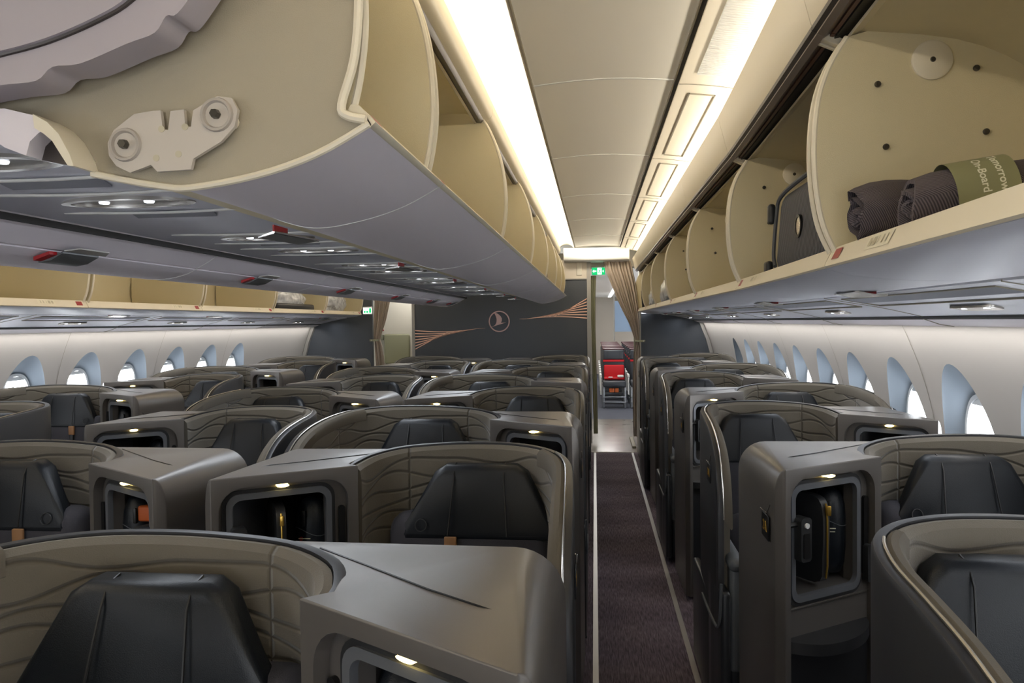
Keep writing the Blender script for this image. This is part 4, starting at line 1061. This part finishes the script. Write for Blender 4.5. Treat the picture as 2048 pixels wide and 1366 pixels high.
pk = obj('headset_bag', join(rbox(.42, .54, 14.58, 14.70, .575, .62, .02, 3), rbox(.25, .33, 14.55, 14.62, .572, .59, .008)), 'white_plastic'); tag(pk, 'small white packet resting on the red blanket', 'packet')
lj = obj('life_vest_pouch', join(rbox(.26, .36, 14.50, 14.58, .30, .38, .01), rbox(.37, .44, 14.50, 14.58, .30, .38, .01)), 'orange'); tag(lj, 'orange and yellow pouches under the first economy seat', 'pouch')
vt = obj('floor_vent', rbox(.47, .52, 9.95, 10.75, 0, .03, .008), 'seam'); tag(vt, 'thin grey floor strip beside the right curtain base', 'floor strip')

# ================================================================= THINGS IN THE BINS
def roll(name, p0, p1, r, turns, label, squash=(1, 1)):
    """rolled blanket: spiral section swept from p0 to p1"""
    p0, p1 = Vector(p0), Vector(p1); d = (p1-p0); L = d.length; d.normalize()
    x = d.cross(Vector((0, 0, 1))).normalized(); z = x.cross(d)
    n = int(26*turns); sp = []
    for k in range(n+1):
        t = k/n; a = 2*PI*turns*t; rr = r*(.16+.84*t)*(1+.05*math.sin(3*a+1)+.035*math.sin(7*a))
        sp.append((rr*math.cos(a)*squash[0], rr*math.sin(a)*squash[1]))
    th = r*.13; cs = thick(sp, th); m = len(cs); vs = []; K = 10
    for i in range(K+1):
        q = i/K; e = .012*math.sin(q*9); sc = 1-.10*(2*q-1)**4
        for j, (a, b) in enumerate(cs):
            w = .010*math.sin(j*.35) if i == 0 else 0
            vs.append(p0+d*(L*q+w)+x*(a*sc+e*.3)+z*(b*sc+e*.3))
    fs = []
    for i in range(K):
        for j in range(m): fs.append((i*m+j, i*m+(j+1) % m, (i+1)*m+(j+1) % m, (i+1)*m+j))
    h = len(sp)
    for i in (0, K):
        for j in range(h-1): fs.append((i*m+j, i*m+j+1, i*m+m-2-j, i*m+m-1-j))
    o = obj(name, MB().add(vs, fs), 'blanket', angle=60); tag(o, label, 'blanket', None); return o, (p0, d, x, z, L)
b1, _ = roll('rolled_blanket', (.542, 1.660, 1.862), (.88, 1.70, 1.885), .066, 2.4, 'rolled charcoal twill blanket at the divider, end facing the aisle, the upright left one', (.80, 1.08))
b2, fr_ = roll('rolled_blanket', (.556, 1.425, 1.846), (.98, 1.40, 1.905), .060, 2.6, 'rolled charcoal blanket with an olive paper band, lying across the bin lip')
p0, d, x, z, L = fr_
def on_roll(q, ang, rr): return p0+d*(L*q)+x*(rr*math.cos(ang))+z*(rr*math.sin(ang))
vs = []; fs = []; K = 36
for q in (.13, .36):
    for k in range(K): vs.append(on_roll(q, 2*PI*k/K, .0625))
for k in range(K): fs.append((k, (k+1) % K, K+(k+1) % K, K+k))
bd = obj('paper_band', MB().add(vs, fs), 'band', b2, angle=60)
def wrap_text(body, size, q, ang0):
    m = text_mb(body, size, .0004, True); v2 = []
    for a, b, c in m.v:     # text x runs around the roll, y along it
        v2.append(tuple(on_roll(q+b/L, ang0-a/.0625, .0625+max(0, c))))
    m.v = v2; return m
obj('band_text', join(wrap_text('Tomorrow', .0185, .300, .60), wrap_text('On-Board', .0185, .235, .55)), 'band_text', bd)
# striped suitcase
sc = empty('suitcase', (.78, 2.15, 1.80))
bm = rbox(-.16, .20, -.12, .61, 0, .285, .05, 5)
shr = Matrix(((1, 0, .08, 0), (0, 1, 0, 0), (0, 0, 1, 0), (0, 0, 0, 1)))
obj('suitcase_body', bm.xf(shr), 'case_fabric', sc, angle=60)
obj('piping', tube([(-.165+.08*z, y, z) for y, z in crom([(.56, .03), (.60, .08), (.60, .21), (.56, .265), (.3, .282), (0, .282), (-.08, .27), (-.11, .22), (-.11, .06), (-.06, .015), (.2, .005), (.5, .01)], 4)], .007, 6), 'case_side', sc)
hub = obj('grommet', ring2d([(.297+.036*math.cos(a), .135+.036*math.sin(a)) for a in [2*PI*k/24 for k in range(24)]], [(.297+.028*math.cos(a), .135+.028*math.sin(a)) for a in [2*PI*k/24 for k in range(24)]], -.156, -.146, lambda a, b, dd: (dd, a, b)), 'black', sc)
obj('metal_plate', slab2d([(.297+.028*math.cos(a), .135+.028*math.sin(a)) for a in [2*PI*k/24 for k in range(24)]], -.154, -.148, lambda a, b, dd: (dd, a, b)), 'silver', hub)
obj('corner_foot', rbox(-.19, -.165, .57, .62, .0, .05, .01), 'plastic_dark', sc); obj('corner_foot', rbox(-.175, -.15, .60, .63, .18, .25, .01), 'plastic_dark', sc)
tag(sc, 'dark grey pinstriped suitcase with a round metal-rimmed hole, in the right-hand bin', 'suitcase')
# crumpled plastic-wrapped bedding
def crumple(loc, sx, sy, sz, seed, label, mt='plastic_wrap', name='wrapped_bedding'):
    rnd = random.Random(seed); bm = bmesh.new(); bmesh.ops.create_icosphere(bm, subdivisions=4, radius=1)
    ps = [(Vector((rnd.uniform(-1, 1), rnd.uniform(-1, 1), rnd.uniform(-1, 1))).normalized(), rnd.uniform(3, 9), rnd.uniform(0, 6)) for _ in range(9)]
    for v in bm.verts:
        q = v.co.copy(); k = 1+sum(.055*abs(math.sin(q.dot(a)*f+p)) for a, f, p in ps)-.25
        v.co = Vector((q.x*sx*k, q.y*sy*k, max(-.85, q.z)*sz*k+sz*.75))
    o = obj(name, from_bm(bm), mt, angle=25); o.location = loc; tag(o, label, 'bedding'); return o
crumple((.685, 7.00, 1.80), .085, .40, .13, 3, 'crumpled clear plastic bags on a far right-hand bin shelf, nearer heap')
crumple((.685, 8.45, 1.80), .085, .42, .12, 13, 'crumpled clear plastic bags in the right-hand bin, farther heap')
crumple((-3.29, 7.80, 1.79), .13, .50, .16, 5, 'silver plastic-wrapped bedding in the left bin, the nearer bundle')
crumple((-3.28, 9.22, 1.79), .13, .46, .17, 8, 'silver plastic-wrapped bedding in the last left bin before the partition')
o = obj('dark_pad', rbox(-3.42, -3.12, 7.3, 8.3, 1.79, 1.87, .02), 'plastic_dark'); tag(o, 'dark flat pad under the nearer silver bundle in the left bin', 'pad')
bg_ = crumple((-.50, 7.3, 2.0), .05, .11, .10, 11, 'small black bag sticking out of a centre bin', 'plastic_dark', 'black_bag')
o = obj('black_strap', prism([(.60, 1.80), (.64, 1.80), (.60, 2.02), (.585, 2.02)], 9.75, 9.80, 'y'), 'black'); tag(o, 'thin black strap standing in the last right-hand bin', 'strap')
